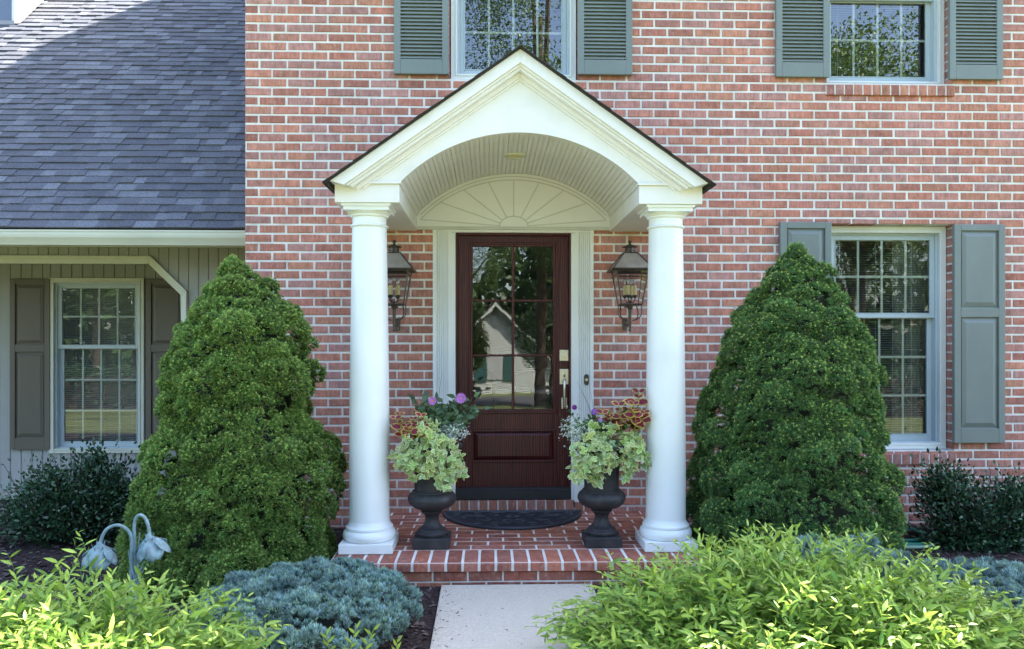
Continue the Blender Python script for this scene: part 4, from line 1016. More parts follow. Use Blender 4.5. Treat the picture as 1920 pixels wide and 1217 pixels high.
ww = b.build('wall', M['siding'], wing)
Wh = (ax(94.6, IYW), ax(272, IYW), az(180, 849, IYW), az(180, 521.5, IYW))
b = MB()
for (xa, xb, za, zb) in ((-8.2, Wh[0], -.14, 2.3), (Wh[1], XL + .02, -.14, 2.3), (Wh[0], Wh[1], -.14, Wh[2]), (Wh[0], Wh[1], Wh[3], 2.3)):
    vboards(b, xa, xb, lambda x, za=za: za, zb, IYW, .105)
b.build('wall', M['siding'], wing)
b = MB(); b.quad((XL + .015, SYW, -.14), (XL + .015, IYW, -.14), (XL + .015, IYW, 2.3), (XL + .015, SYW, 2.3)); b.quad((-8.2, SYW + .01, zs_ + .02), (XL, SYW + .01, zs_ + .02), (XL, IYW, zs_ + .02), (-8.2, IYW, zs_ + .02))
b.box(Wh[0] - .3, Wh[1] + .3, IYW + .5, IYW + .52, 0, 2.4); plane_minus(b, -8.3, XL, -.2, 2.4, IYW + .03, [(Wh[0] + .01, Wh[1] - .01, Wh[2] + .01, Wh[3] - .01)]); b.quad((-8.3, .9, -.2), (-8.3, 12, -.2), (-8.3, 12, 7), (-8.3, .9, 2.4)); plane_minus(b, -8.3, XL, 2.19, 2.6, SYW + .03, [])  # backing planes added behind the boards to block light through the grooves
b.build('ceiling_and_backing', M['siding'], wing)
b = MB()
o_ = [(-8.2, zh_out), (tx_c_out, zh_out), (tx_r_out, zc_out), (tx_r_out, -.13)]; i_ = [(-8.2, zh_in), (tx_c_in, zh_in), (tx_r_in, zc_in), (tx_r_in, -.13)]
for k in range(3): b.prism_y([o_[k], i_[k], i_[k+1], o_[k+1]], SYW - .022, SYW + .02)
b.build('opening_trim', M['cream'], wing, bevel=.003)
b = MB()
om = [(x_, z_) for x_, z_ in o_]; e = .03
i2 = [(-8.2, zh_out - e), (tx_c_out - .01, zh_out - e), (tx_r_out - e, zc_out - .012), (tx_r_out - e, -.13)]
for k in range(3): b.prism_y([o_[k], i2[k], i2[k+1], o_[k+1]], SYW - .034, SYW - .02)
b.build('trim_moulding', M['cream'], wing, bevel=.002)
b = MB(); k = 0; x = -8.2
while x < XL - .01:
    x2 = min(x + .30, XL - .006); b.box(x + .003, x2 - .003, .42, SYW, zs_ - .002, zs_ + .004); b.box(x2 - .003, x2 + .003, .42, SYW, zs_ + .002, zs_ + .004); x += .30
b.build('soffit', M['soffit'], wing)
# gutter: K profile
gy, gt, gb = .35, az(200, 431, .35), az(200, 458.5, .35)
prof = [(gy + .10, gb), (gy + .035, gb), (gy + .03, gb + .012), (gy + .018, gb + .035), (gy + .004, gb + .06), (gy, gb + .08), (gy, gt - .016), (gy - .005, gt - .014), (gy - .005, gt), (gy + .008, gt), (gy + .008, gt - .02), (gy + .10, gt - .02)]
b = MB(); n = len(prof); b.add([(-8.2, y, z) for y, z in prof] + [(XL - .004, y, z) for y, z in prof], [(i, (i+1) % n, n + (i+1) % n, n+i) for i in range(n)] + [tuple(range(n)), tuple(range(2*n-1, n-1, -1))])
b.build('gutter', M['cream'], wing)
b = MB(); b.box(-8.2, XL - .006, gy + .101, gy + .12, gb - .005, gt + .02); b.build('fascia', M['cream'], wing)
# roof
RY0, RZ0 = gy + .02, gt + .018; RL = 7.2
c45 = math.sqrt(.5)
def rp(x, s_, h=0): return (x, RY0 + s_*c45 - h*c45, RZ0 + s_*c45 + h*c45)
b = MB(); b.add([rp(-8.4, 0, -.03), rp(XL - .003, 0, -.03), rp(XL - .003, RL, -.03), rp(-8.4, RL, -.03), (-8.4, RY0 + 9, RZ0 - 1), (XL - .003, RY0 + 9, RZ0 - 1)], [(0, 1, 2, 3), (3, 2, 5, 4)]); rf = b.build('roof', M['dark_shingle'], wing)
b = MB(); EXP = .107; s_ = 0; row = 0
SP = [(.105, .109, .132), (.09, .094, .116), (.12, .126, .15), (.10, .103, .122), (.15, .158, .185), (.082, .086, .105)]
while s_ < RL - .05:
    x = -8.4 - random.uniform(0, .25)
    while x < XL - .004:
        wd = random.choice([.07, .1, .12, .15, .18, .22]); xa, xb = x, min(x + wd, XL - .004); th = .009 if random.random() < .5 else .004; t_ = random.choice(SP); k = random.uniform(.9, 1.1); t_ = tuple(v*k for v in t_)
        lo = s_ - random.uniform(.0, .004); sk = .0
        V = [rp(xa, lo, 0), rp(xb, lo, 0), rp(xa, lo, th + .008), rp(xb, lo, th + .008), rp(xa, s_ + EXP + .02, th - .004), rp(xb, s_ + EXP + .02, th - .004), rp(xa, s_ + EXP + .02, -.01), rp(xb, s_ + EXP + .02, -.01)]
        b.add(V, [(0, 1, 3, 2), (2, 3, 5, 4), (0, 2, 4, 6), (1, 7, 5, 3)], t_); x += wd
    s_ += EXP; row += 1
b.build('shingles', M['shingle'], rf, tinted=True)
# dormer
def roof_y(z): return RY0 + (z - RZ0)
tgt = None
for yy in np.linspace(.4, 8, 800):
    if abs(az(28, 43, yy) - (RZ0 + yy - RY0) - .012) < .012: tgt = yy; break
dy = tgt or 3.0; dx = ax(28, dy); dzb = RZ0 + dy - RY0
b = MB(); b.quad((dx - 2.4, dy, dzb - .2), (dx - .03, dy, dzb - .2), (dx - .03, dy, dzb + 1.6), (dx - 2.4, dy, dzb + 1.6)); dm = b.build('dormer', mat('dormer_front_shade', (.14, .17, .26), .5, .1, 4), wing)  # blue of the shaded front is put into its colour
b = MB(); b.add([(dx, dy, dzb - .02), (dx, dy, dzb + 1.6), (dx, dy + 1.62, dzb + 1.6)], [(0, 1, 2)]); b.build('cheek', M['cream'], dm)
b = MB(); b.box(dx - .03, dx + .004, dy - .01, dy + .012, dzb - .1, dzb + 1.6); b.build('corner_board', M['trim'], dm)
b = MB(); b.add([(dx + .006, dy - .02, dzb + .012), (dx + .07, dy - .02, dzb + .012), (dx + .07, dy + 1.6, dzb + 1.632), (dx + .006, dy + 1.6, dzb + 1.632)], [(0, 1, 2, 3)]); b.quad((dx - 2.4, dy - .012, dzb), (dx, dy - .012, dzb), (dx, dy - .012, dzb + .045), (dx - 2.4, dy - .012, dzb + .045)); b.build('flashing', mat('flashing', (.32, .3, .32), .5, .1, 3, metal=.3), dm)
b = MB(); b.box(dx - 2.6, dx + .12, dy - .2, dy + 1.7, dzb + 1.6, dzb + 1.72); b.build('dormer_roof', M['dark_shingle'], dm)
window(wing, Wh, IYW - .03, (2, 3), 'wing window in the shaded recess with blinds', t=.045, frame_m='cream', split=az(180, 650.5, IYW + .03), slat=.021)
shutter_panel(wing, ax(19, IYW-.03), ax(94, IYW-.03), az(50, 843, IYW-.03), az(50, 523, IYW-.03), az(50, 653, IYW-.03), 'shutter_brown', Y=IYW-.04)
shutter_panel(wing, ax(274, IYW-.03), ax(352, IYW-.03), az(300, 843, IYW-.03), az(300, 523, IYW-.03), az(300, 653, IYW-.03), 'shutter_brown', Y=IYW-.04)

# ================================================================== GARDEN LIGHT, HOSE
GLY = -2.05
gz_ = GZ(GLY); gx = ax(252, GLY)
gl = thing('garden_light', (gx, GLY, gz_), 'verdigris garden light with two drooping metal flowers in front of the left spruce', 'garden light')
def P3(px, py, dy=0): return Vector(at(px, py, GLY + dy))
def smooth_path(pts, n=8):
    out = []
    for i in range(len(pts)-1):
        p0, p1, p2, p3 = pts[max(i-1, 0)], pts[i], pts[i+1], pts[min(i+2, len(pts)-1)]
        for k in range(n):
            t = k/n; out.append(.5*((2*p1) + (p2-p0)*t + (2*p0-5*p1+4*p2-p3)*t*t + (3*p1-p0-3*p2+p3)*t**3))
    out.append(pts[-1]); return out
s1 = smooth_path([Vector((gx - .01, GLY, gz_ - .02)), P3(246, 1080), P3(247, 1030), P3(245, 1003), P3(233, 989), P3(218, 985), P3(201, 992), P3(191, 1008), P3(187, 1026)])
s2 = smooth_path([Vector((gx + .01, GLY, gz_ - .02)), P3(253, 1080, .01), P3(252, 1020, .01), P3(252, 985, .01), P3(256, 970, .01), P3(264, 966, .01), P3(273, 973, .01), P3(279, 990, .01), P3(281, 1012, .01)])
for s_ in (s1, s2): b = MB(); b.tube(s_, .0085, 10); b.build('stem', M['verdigris'], gl)
def bloom(c, tilt, R_, label):
    b = MB(); b.lathe((0, 0, 0), [(.008, .035), (.014, .02), (.03, .006), (.036, -.004), (.02, -.006)], 16)
    for k in range(6): a = 2*math.pi*k/6 + .3; b.add([(.03*math.cos(a-.25), .03*math.sin(a-.25), .0), (.03*math.cos(a+.25), .03*math.sin(a+.25), .0), (.04*math.cos(a), .04*math.sin(a), .03)], [(0, 1, 2)])
    cap_v = b
    pet = MB()
    for k in range(5):
        a = 2*math.pi*k/5 + .2; n = 7; m_ = 6; vs = []
        for i in range(n):
            u = i/(n-1); r_ = .02 + R_*u; wdt = .052*math.sin(math.pi*min(.98, u*.78 + .12)); zz = .004 - .035*u - .05*u*u
            for j in range(m_ + 1):
                v = j/m_*2 - 1; xx, yy = r_, v*wdt*1.1; z_ = zz - .012*v*v + .006*math.sin(v*5 + k); vs.append((xx*math.cos(a) - yy*math.sin(a), xx*math.sin(a) + yy*math.cos(a), z_ + .001*k))
        pet.add(vs, [(i*(m_+1)+j, i*(m_+1)+j+1, (i+1)*(m_+1)+j+1, (i+1)*(m_+1)+j) for i in range(n-1) for j in range(m_)], smooth=True)
    Rm = Matrix.Rotation(tilt, 3, 'Y') @ Matrix.Rotation(.25, 3, 'X')
    for q in (cap_v, pet): q.v = [tuple(Rm @ Vector(v) + c) for v in q.v]
    f = cap_v.build('flower_shade', M['verdigris'], gl); p = pet.build('petals', M['verdigris'], f); sm = p.modifiers.new('thick', 'SOLIDIFY'); sm.thickness = .0025
bloom(P3(187, 1028), .12, .06, ''); bloom(P3(281, 1013, .01), -.15, .06, '')
b = MB()
for (bx, tx, ty_) in ((255, 240, 1030), (257, 270, 1050), (258, 262, 998), (256, 275, 1058)):
    p0, p1 = P3(bx, 1095), P3(tx, ty_); b.tube([p0, (p0+p1)/2 + Vector((0, -.01, 0)), p1], .006, 6, r1=.0015)
b.build('leaf_blade', M['verdigris'], gl)

ho = thing('garden_hose', (ax(1660, -.3), -.3, GZ(-.3)), 'coiled dark green garden hose on the mulch beside the right spruce', 'hose')
hx0, hy0 = ax(1668, -.38), -.40; b = MB(); b2 = MB(); pts = []
for i in range(150):
    t = i/149; a = t*2*math.pi*3.3; r_ = .30 - .085*t + .012*math.sin(a*1.7); pts.append((hx0 + r_*math.cos(a), hy0 + r_*.98*math.sin(a) + .02*math.sin(t*9), GZ(-.3) + .018 + .013*math.floor(t*3.3)*.6 + .004*math.sin(a*2)))
b.tube(pts, .0125, 8); b.build('hose', M['hose'], ho)
pts2 = [(hx0 + .335*math.cos(a) - .01, hy0 + .31*math.sin(a), GZ(-.3) + .016) for a in np.linspace(-2.6, .75, 40)]
b2.tube(pts2, .0125, 8); b2.build('outer_coil', M['hose2'], ho)

# ================================================================== SHRUBS
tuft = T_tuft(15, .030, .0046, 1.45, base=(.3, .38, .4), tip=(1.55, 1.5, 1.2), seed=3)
bud = T_tuft(7, .013, .0042, .8, base=(1, 1, 1), tip=(1.1, 1.1, 1), seed=5)
def spruce(label, px, Yc, prof, seed, tone, yellow=0.0):
    """prof: list of (py, left px, right px)"""
    D_s = lambda p: p
    rows = []
    for (py, l, r_) in prof:
        xl, xr = ax(l, Yc), ax(r_, Yc); rows.append((az(px, py, Yc) - .005, (xl + xr)/2, max((xr - xl)/2 - .045, .01)))
    rows.sort(); zs = np.array([q[0] for q in rows]); xc = np.array([q[1] for q in rows]); rr = np.array([q[2] for q in rows])
    g = GZ(Yc); x0 = float(np.interp(g + .2, zs, xc))
    o = thing('dwarf_spruce', (x0, Yc, g), label, 'shrub', 'conical dwarf spruces flanking the portico')
    r = np.random.default_rng(seed); C = []; rc = []
    zmax = zs.max(); z = g + .06; N_ = 0
    while z < zmax - .03:
        R_ = float(np.interp(z + .05, zs, rr)); x_ = float(np.interp(z, zs, xc)); cr = .048 + .085*min(1, R_/.55)
        n = max(3, int(2*math.pi*R_/(cr*1.3))); a0 = r.uniform(0, 6.28)
        for k in range(n):
            a = a0 + 2*math.pi*(k + r.uniform(-.3, .3))/n; c_ = cr*r.uniform(.6, 1.25); rad = max(R_ - c_*r.uniform(.45, 1.5) - (.05*R_ if k % 2 else 0), 0)
            C.append((x_ + rad*math.cos(a), Yc + rad*math.sin(a)*.93, z + r.uniform(-.05, .05))); rc.append(c_)
        z += cr*.86
    x_ = float(np.interp(zmax - .05, zs, xc)); 
    for (dx_, dz_) in ((0, -.05), (.04, -.09), (-.045, -.10), (.02, -.12), (-.02, -.06)): C.append((x_ + dx_, Yc + r.uniform(-.04, .04), zmax + dz_)); rc.append(.045)
    C = np.array(C); rc = np.array(rc)
    C[:, 2] /= .86; P, Nn, I = clump_points(C, rc, .0205, depth=.16); C[:, 2] *= .86; P[:, 2] *= .86; under = (Nn[:, 2] < -.25) & (rng.random(len(P)) < .7); P, Nn, I = P[~under], Nn[~under], I[~under]
    axis = np.stack([np.interp(P[:, 2], zs, xc), np.full(len(P), Yc)], 1); rad = P[:, :2] - axis; rl = np.linalg.norm(rad, axis=1); RR = np.interp(P[:, 2], zs, rr)
    out = (Nn[:, :2]*rad).sum(1)/np.maximum(rl, .01); ok = ((out > -.35) | (P[:, 2] > zmax - .2)) & (rl > RR*.42) | (P[:, 2] > zmax - .25); ok &= P[:, 2] > g + .01
    gap = vnoise(P, 9, seed) + .6*vnoise(P, 22, seed + 1); ok &= ~((gap < -.62) & (rng.random(len(P)) < .75))
    P, Nn, I = P[ok], Nn[ok], I[ok]; n = len(P)
    d = Nn*.8 + np.array([0, 0, .75]) + r.normal(size=(n, 3))*.2
    ct = r.uniform(.8, 1.2, len(C))[I]; base = np.array(tone)[None]*(ct*r.uniform(.72, 1.3, n))[:, None]; base[:, 0] *= r.uniform(.85, 1.3, n)
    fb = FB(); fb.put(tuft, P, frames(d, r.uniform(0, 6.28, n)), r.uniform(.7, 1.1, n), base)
    # pale new growth at tuft tips; extra share on the left spruce imitates sunlight
    m_ = r.random(n) < (.42 + yellow); q = Nn[m_, 2] > -.35; Pm = P[m_][q] + (d[m_][q]/np.linalg.norm(d[m_][q], axis=1, keepdims=True))*.020; k = len(Pm)
    bc = np.array([(.30, .42, .12)])*r.uniform(.6, 1.35, (k, 1)); fb.put(bud, Pm, frames(d[m_][q], r.uniform(0, 6, k)), r.uniform(.7, 1.25, k), bc)
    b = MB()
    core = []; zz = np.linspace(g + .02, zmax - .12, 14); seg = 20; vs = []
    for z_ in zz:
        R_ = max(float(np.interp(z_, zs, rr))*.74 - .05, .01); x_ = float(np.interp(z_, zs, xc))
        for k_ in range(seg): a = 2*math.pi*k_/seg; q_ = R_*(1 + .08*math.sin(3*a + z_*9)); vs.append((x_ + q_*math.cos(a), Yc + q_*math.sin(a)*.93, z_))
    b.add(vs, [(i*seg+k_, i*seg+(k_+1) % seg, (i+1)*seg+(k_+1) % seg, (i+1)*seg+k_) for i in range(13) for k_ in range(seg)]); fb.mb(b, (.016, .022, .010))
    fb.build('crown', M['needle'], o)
    b = MB(); b.tube([(x0, Yc, g - .02), (x0 + .01, Yc, g + .5), (x0, Yc, g + 1.1)], .05, 10, r1=.02); b.build('trunk', M['bark'], o)
spruce('large conical dwarf spruce left of the portico, reaching the garden light', 430, -1.02,
       [(487, 424, 438), (510, 398, 482), (560, 352, 545), (600, 328, 575), (640, 306, 600), (700, 298, 618), (760, 290, 600), (800, 277, 608), (850, 266, 645), (900, 257, 648), (950, 246, 634), (1000, 238, 640), (1040, 230, 640), (1080, 236, 628), (1115, 262, 600)], 21, (.155, .265, .078), .18)
spruce('large conical dwarf spruce right of the portico, overlapping the tall window', 1485, -.93,
       [(462, 1478, 1500), (485, 1452, 1540), (520, 1412, 1572), (560, 1402, 1596), (600, 1365, 1612), (650, 1344, 1632), (700, 1330, 1648), (750, 1318, 1655), (800, 1302, 1658), (850, 1292, 1655), (900, 1285, 1672), (950, 1282, 1692), (1000, 1284, 1688), (1040, 1290, 1675), (1065, 1310, 1650)], 34, (.115, .225, .088), .05)

# blue juniper -------------------------------------------------------------
jun = T_tuft(8, .030, .0048, .6, base=(.5, .55, .55), tip=(1.3, 1.32, 1.3), seed=8)
def juniper(label, x0, y0, rx, ry, H, seed, tone=(.265, .385, .345)):
    r = np.random.default_rng(seed); g = GZ(y0); o = thing('blue_juniper', (x0, y0, g), label, 'shrub', 'low blue junipers in the front bed')
    C = []; rc = []; n = int(rx*ry*900)
    for k in range(n):
        a = r.uniform(0, 6.28); q = math.sqrt(r.uniform(0, 1)); z = g + (H - .07)*math.sqrt(max(1 - q*q, 0))**.55*r.uniform(.72, 1.1) + .03; C.append((x0 + rx*q*math.cos(a), y0 + ry*q*math.sin(a), z)); rc.append(r.uniform(.026, .055))
    C = np.array(C); rc = np.array(rc); P, Nn, I = clump_points(C, rc, .0150, depth=.3); ok = (P[:, 2] > GZ(y0)) & (Nn[:, 2] > -.3); gap = vnoise(P, 14, seed); ok &= ~((gap < -.75) & (rng.random(len(P)) < .5)); P, Nn, I = P[ok], Nn[ok], I[ok]; n = len(P)
    d = Nn*.5 + np.array([0, -.05, .75]) + r.normal(size=(n, 3))*.28; t_ = np.array(tone)[None]*(r.uniform(.75, 1.2, len(C))[I]*r.uniform(.65, 1.3, n))[:, None]; t_[:, 2] *= r.uniform(.8, 1.2, n)
    fb = FB(); fb.put(jun, P, frames(d, r.uniform(0, 6, n)), r.uniform(.75, 1.3, n), t_)
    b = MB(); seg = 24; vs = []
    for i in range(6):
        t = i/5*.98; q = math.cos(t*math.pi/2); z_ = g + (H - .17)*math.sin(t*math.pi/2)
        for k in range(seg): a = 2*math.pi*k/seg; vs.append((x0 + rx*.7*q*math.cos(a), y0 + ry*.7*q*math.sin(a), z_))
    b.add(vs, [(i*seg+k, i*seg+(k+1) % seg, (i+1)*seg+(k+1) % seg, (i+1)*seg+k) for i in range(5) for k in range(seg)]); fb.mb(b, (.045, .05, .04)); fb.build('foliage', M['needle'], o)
    b = MB(); b.tube([(x0, y0, g - .02), (x0 + .05, y0, g + H*.5)], .015, 6); b.build('stem', M['bark'], o)
juniper('spreading blue juniper left of the concrete path', ax(572, -2.07), -2.07, .56, .60, .27, 41)
juniper('blue juniper behind the right bright green shrub, below the hose', ax(1590, -1.75), -1.75, .36, .35, .35, 43, (.24, .35, .315))
juniper('blue juniper at the right edge of the bed below the holly', ax(1885, -2.15), -2.15, .46, .55, .29, 44, (.24, .345, .31))

# holly ----------------------------------------------------------------------
hol = T_leaf(.5, .25, .15, 4, (.8, .85, .85), (1.1, 1.1, 1.1))
def holly(label, blobs, Y, seed, base):
    r = np.random.default_rng(seed); x0 = ax(base, Y); g = GZ(Y); o = thing('holly_shrub', (x0, Y, g), label, 'shrub'); fb = FB(); st = MB()
    for (px, py, rx, ry, n) in blobs:
        n = int(n*1.7)
        c = np.array(at(px, py, Y)); k = 245
        P = c + r.normal(size=(n, 3))*np.array([rx/k, min(rx/k, .22)*.9, ry/k])*.5
        P = P[P[:, 2] > g]; m_ = len(P)
        d = rnd_dir(m_)*.8 + np.array([0, -.15, .45]) + (P - np.array([c[0], c[1], c[2]]))*3
        tone = np.array((.032, .075, .036))[None]*r.uniform(.5, 1.9, (m_, 1)); fb.put(hol, P, frames(d, r.uniform(0, 6, m_)), r.uniform(.024, .042, m_), tone)
        for q in range(0, m_, 22): p0 = Vector((x0 + (P[q][0]-x0)*.25, Y, g)); p1 = Vector(P[q]); st.tube([p0, (p0+p1)/2 + Vector((r.normal()*.03, 0, -.03)), p1], .005, 5, r1=.002)
    fb.build('leaves', M['gloss_leaf'], o); s2 = FB(); s2.mb(st, (.05, .04, .03)); s2.build('stem', M['needle'], o)
holly('dark glossy holly left of the left spruce, in front of the patio', [(120, 945, 95, 46, 2300), (75, 965, 60, 34, 700), (185, 925, 50, 60, 1100), (172, 890, 22, 42, 330), (185, 862, 10, 24, 60), (100, 905, 40, 36, 420), (225, 940, 30, 60, 700), (35, 985, 26, 20, 160), (130, 990, 90, 24, 900)], -.35, 51, 130)
holly('dark glossy holly at the right edge in front of the brick wall', [(1768, 915, 40, 40, 700), (1790, 950, 55, 50, 900), (1835, 1000, 75, 45, 1700), (1895, 928, 40, 30, 420), (1885, 1000, 75, 70, 2300), (1930, 975, 60, 60, 1200), (1860, 1045, 80, 45, 1300), (1760, 930, 26, 50, 300), (1905, 1060, 60, 40, 900), (1800, 1020, 60, 30, 600)], -.62, 52, 1860)

# bright green willow-leaved shrubs ------------------------------------------
wil = T_leaf(.27, .22, .16, 4, (.92, .95, .9), (1.12, 1.08, 1.1))
def willow_shrub(label, x0, y0, rx, ry, H, n, seed, extra=()):
    r = np.random.default_rng(seed); g = GZ(y0); o = thing('leafy_shrub', (x0, y0, g), label, 'shrub'); fb = FB(); st = MB()
    paths = []
    for k in range(n):
        a = r.uniform(0, 6.28); q = math.sqrt(r.uniform(0, 1)); edge = q**1.5
        tip = np.array([x0 + rx*q*math.cos(a), y0 + ry*q*math.sin(a), g + H*(1 - .68*q**2.4)*r.uniform(.6, 1.12) ])
        base = np.array([x0 + rx*.55*q*math.cos(a) + r.normal()*.06, y0 + ry*.55*q*math.sin(a) + r.normal()*.05, g])
        if r.random() < .35: tip = base + (tip-base)*r.uniform(.5, .85)
        paths.append((base, tip, .12))
    for (bx, by, bY, tx, ty_, tY) in extra: paths.append((np.array(at(bx, by, bY)), np.array(at(tx, ty_, tY)), .05))
    for (base, tip, bow) in paths:
        L_ = np.linalg.norm(tip - base); out = tip - base; out[2] = 0
        m_ = base + (tip-base)*.5 + np.array([0, 0, L_*bow]) - out*.25 + r.normal(size=3)*.02
        u = np.linspace(0, 1, 7)[:, None]; P = (1-u)**2*base + 2*u*(1-u)*m_ + u*u*tip; st.tube([Vector(p) for p in P], .0016, 3, r1=.0007)
        nl = max(6, int(L_/.021)); us = np.linspace(.12, 1, nl)[:, None]; Q = (1-us)**2*base + 2*us*(1-us)*m_ + us*us*tip; T_ = 2*(1-us)*(m_-base) + 2*us*(tip-m_); T_ /= np.linalg.norm(T_, axis=1, keepdims=True)
        ph = r.uniform(0, 6.28) + np.arange(nl)*2.4; side = np.stack([np.cos(ph), np.sin(ph), np.zeros(nl)], 1); d = T_*.7 + side*.85 + r.normal(size=(nl, 3))*.25
        # fold upper face towards the sky
        z = d/np.linalg.norm(d, axis=1, keepdims=True); upv = np.array([0, -.25, 1.]) + r.normal(size=(nl, 3))*.55; y = upv - z*(z*upv).sum(1)[:, None]; y /= np.linalg.norm(y, axis=1, keepdims=True); x = np.cross(y, z)
        w_ = us[:, 0]; hue = r.random(); c0 = np.array((.115, .26, .045)); c1 = np.array((.34, .47, .08)); mixv = np.clip(w_*.8 + r.normal(size=nl)*.22 + (hue - .5)*.5, 0, 1)[:, None]
        t_ = (c0*(1-mixv) + c1*mixv)*r.uniform(.8, 1.2, (nl, 1)); sz_ = r.uniform(.042, .078, nl)*(1 - .35*(w_ > .93))
        fb.put(wil, Q, np.stack([x, y, z], axis=2), sz_, t_)
    fb.build('leaves', M['leaf'], o); s2 = FB(); s2.mb(st, (.22, .26, .09)); s2.build('stem', M['leaf'], o)
willow_shrub('bright yellow green leafy shrub in the left foreground', ax(140, -2.85), -2.85, .98, .62, .52, 780, 61,
   [(165, 1120, -2.5, 148, 998, -2.45), (160, 1130, -2.5, 140, 1020, -2.5), (90, 1110, -2.5, 118, 1045, -2.5), (330, 1190, -2.9, 480, 1180, -2.8), (380, 1210, -2.9, 520, 1170, -2.8), (200, 1130, -2.5, 185, 1060, -2.5), (30, 1120, -2.4, 15, 1040, -2.4)] + [(380 + i*12, 1225, -2.95, 400 + i*17, 1185 + (i*13 % 25), -2.9) for i in range(8)])
willow_shrub('large bright yellow green leafy shrub right of the path in front of the right column', ax(1500, -2.62), -2.62, 1.22, .74, .60, 1500, 62,
   [(1330, 1080, -2.1, 1310, 995, -2.1), (1420, 1050, -2.1, 1440, 985, -2.1), (1470, 1050, -2.1, 1480, 990, -2.1), (1600, 1080, -2.2, 1650, 985, -2.2), (1590, 1080, -2.2, 1620, 1000, -2.25), (1700, 1120, -2.3, 1810, 1055, -2.4), (1150, 1120, -2.0, 1140, 1040, -2.0), (1180, 1120, -2.0, 1160, 1050, -1.95), (1150, 1150, -2.1, 1130, 1085, -2.1), (1790, 1180, -2.6, 1890, 1140, -2.7), (1100, 1215, -2.5, 1015, 1185, -2.35), (1110, 1215, -2.5, 1035, 1170, -2.4), (1120, 1210, -2.4, 1060, 1175, -2.3), (1130, 1200, -2.3, 1085, 1165, -2.3)])
sp = thing('leafy_sprig', (ax(630, -2.9), -2.9, GZ(-2.9)), 'small bright green sprig standing at the bottom edge by the left juniper', 'plant'); fb = FB(); st = MB(); r = np.random.default_rng(70)
for (bx, by, tx, ty_) in ((628, 1245, 612, 1190), (634, 1250, 668, 1178), (655, 1250, 700, 1182), (740, 1250, 744, 1205)):
    p0, p1 = np.array(at(bx, by + 40, -2.9)), np.array(at(tx, ty_, -2.9)); st.tube([Vector(p0), Vector(p1)], .0016, 4)
    for k in range(9):
        p = p0 + (p1-p0)*(.35 + .65*k/8); d = np.array([(-1)**k*.7, -.2, .9]) + r.normal(size=3)*.15; fb.put(wil, [p], frames(d[None], np.array([1.57])), [.042], [np.array((.24, .36, .05))*r.uniform(.8, 1.2)])
fb.build('leaves', M['leaf'], sp); s2 = FB(); s2.mb(st, (.22, .26, .09)); s2.build('stem', M['leaf'], sp)

# mulch chips -----------------------------------------------------------------
def chips():
    r = np.random.default_rng(80); n = 30000; x = r.uniform(-5.2, 4.8, n); y = r.uniform(-2.9, .95, n)
    ok = ~((np.abs(x) < 1.17) & (y > -1.41)) & ~((x > PX0 - .01) & (x < PX1 + .01) & (y < -1.35)) & ~((x > XL - .03) & (y > -.02))
    x, y = x[ok], y[ok]; n = len(x); z = np.array([GZ(v) for v in y]) + .006 + r.uniform(0, .006, n)
    V = np.array([(-.16, -.0, -.5), (.16, .0, -.5), (.2, .06, .1), (.05, .02, .5), (-.18, .05, .15)]); T = (V, [(0, 1, 2, 3, 4)], np.ones((5, 3)))
    d = np.stack([r.normal(size=n), r.normal(size=n), r.normal(size=n)*.22], 1); zz = d/np.linalg.norm(d, axis=1, keepdims=True); up = np.array([0, 0, 1.]) + r.normal(size=(n, 3))*.3; yv = up - zz*(zz*up).sum(1)[:, None]; yv /= np.linalg.norm(yv, axis=1, keepdims=True); xv = np.cross(yv, zz)
    c = np.array([(.075, .052, .05), (.05, .034, .036), (.11, .085, .08), (.035, .025, .027), (.17, .13, .11)])[r.choice(5, n, p=[.34, .3, .18, .14, .04])]*r.uniform(.8, 1.25, (n, 1))
    k = r.random(n) < .012; c[k] = (.42, .38, .36)
    fb = FB(); fb.put(T, np.stack([x, y, z], 1), np.stack([xv, yv, zz], axis=2), r.uniform(.014, .05, n)*np.where(k, .5, 1), c); tag(fb.build('mulch', M['chip']), kind='stuff')
chips()
def litter():
    r = np.random.default_rng(81); n = 150; side = r.random(n) < .5; x = np.where(side, PX0 + np.abs(r.normal(size=n))*.06, PX1 - np.abs(r.normal(size=n))*.06); y = r.uniform(-2.4, -1.42, n); x[:14] = r.uniform(PX0, PX1, 14)
    d = np.stack([r.normal(size=n), r.normal(size=n), r.normal(size=n)*.1], 1); T = (np.array([(-.16, .02, -.5), (.16, .02, -.5), (.2, .1, .1), (.05, .04, .5), (-.18, .08, .15)]), [(0, 1, 2, 3, 4)], np.ones((5, 3)))
    zz = d/np.linalg.norm(d, axis=1, keepdims=True); up = np.tile([0, 0, 1.], (n, 1)); yv = up - zz*(zz*up).sum(1)[:, None]; yv /= np.linalg.norm(yv, axis=1, keepdims=True); xv = np.cross(yv, zz)
    fb = FB(); fb.put(T, np.stack([x, y, np.array([GZ(v) for v in y]) + .0215], 1), np.stack([xv, yv, zz], axis=2), r.uniform(.006, .02, n), np.array([(.09, .065, .055)])*r.uniform(.6, 1.6, (n, 1))); tag(fb.build('litter', M['chip']), kind='stuff')
litter()

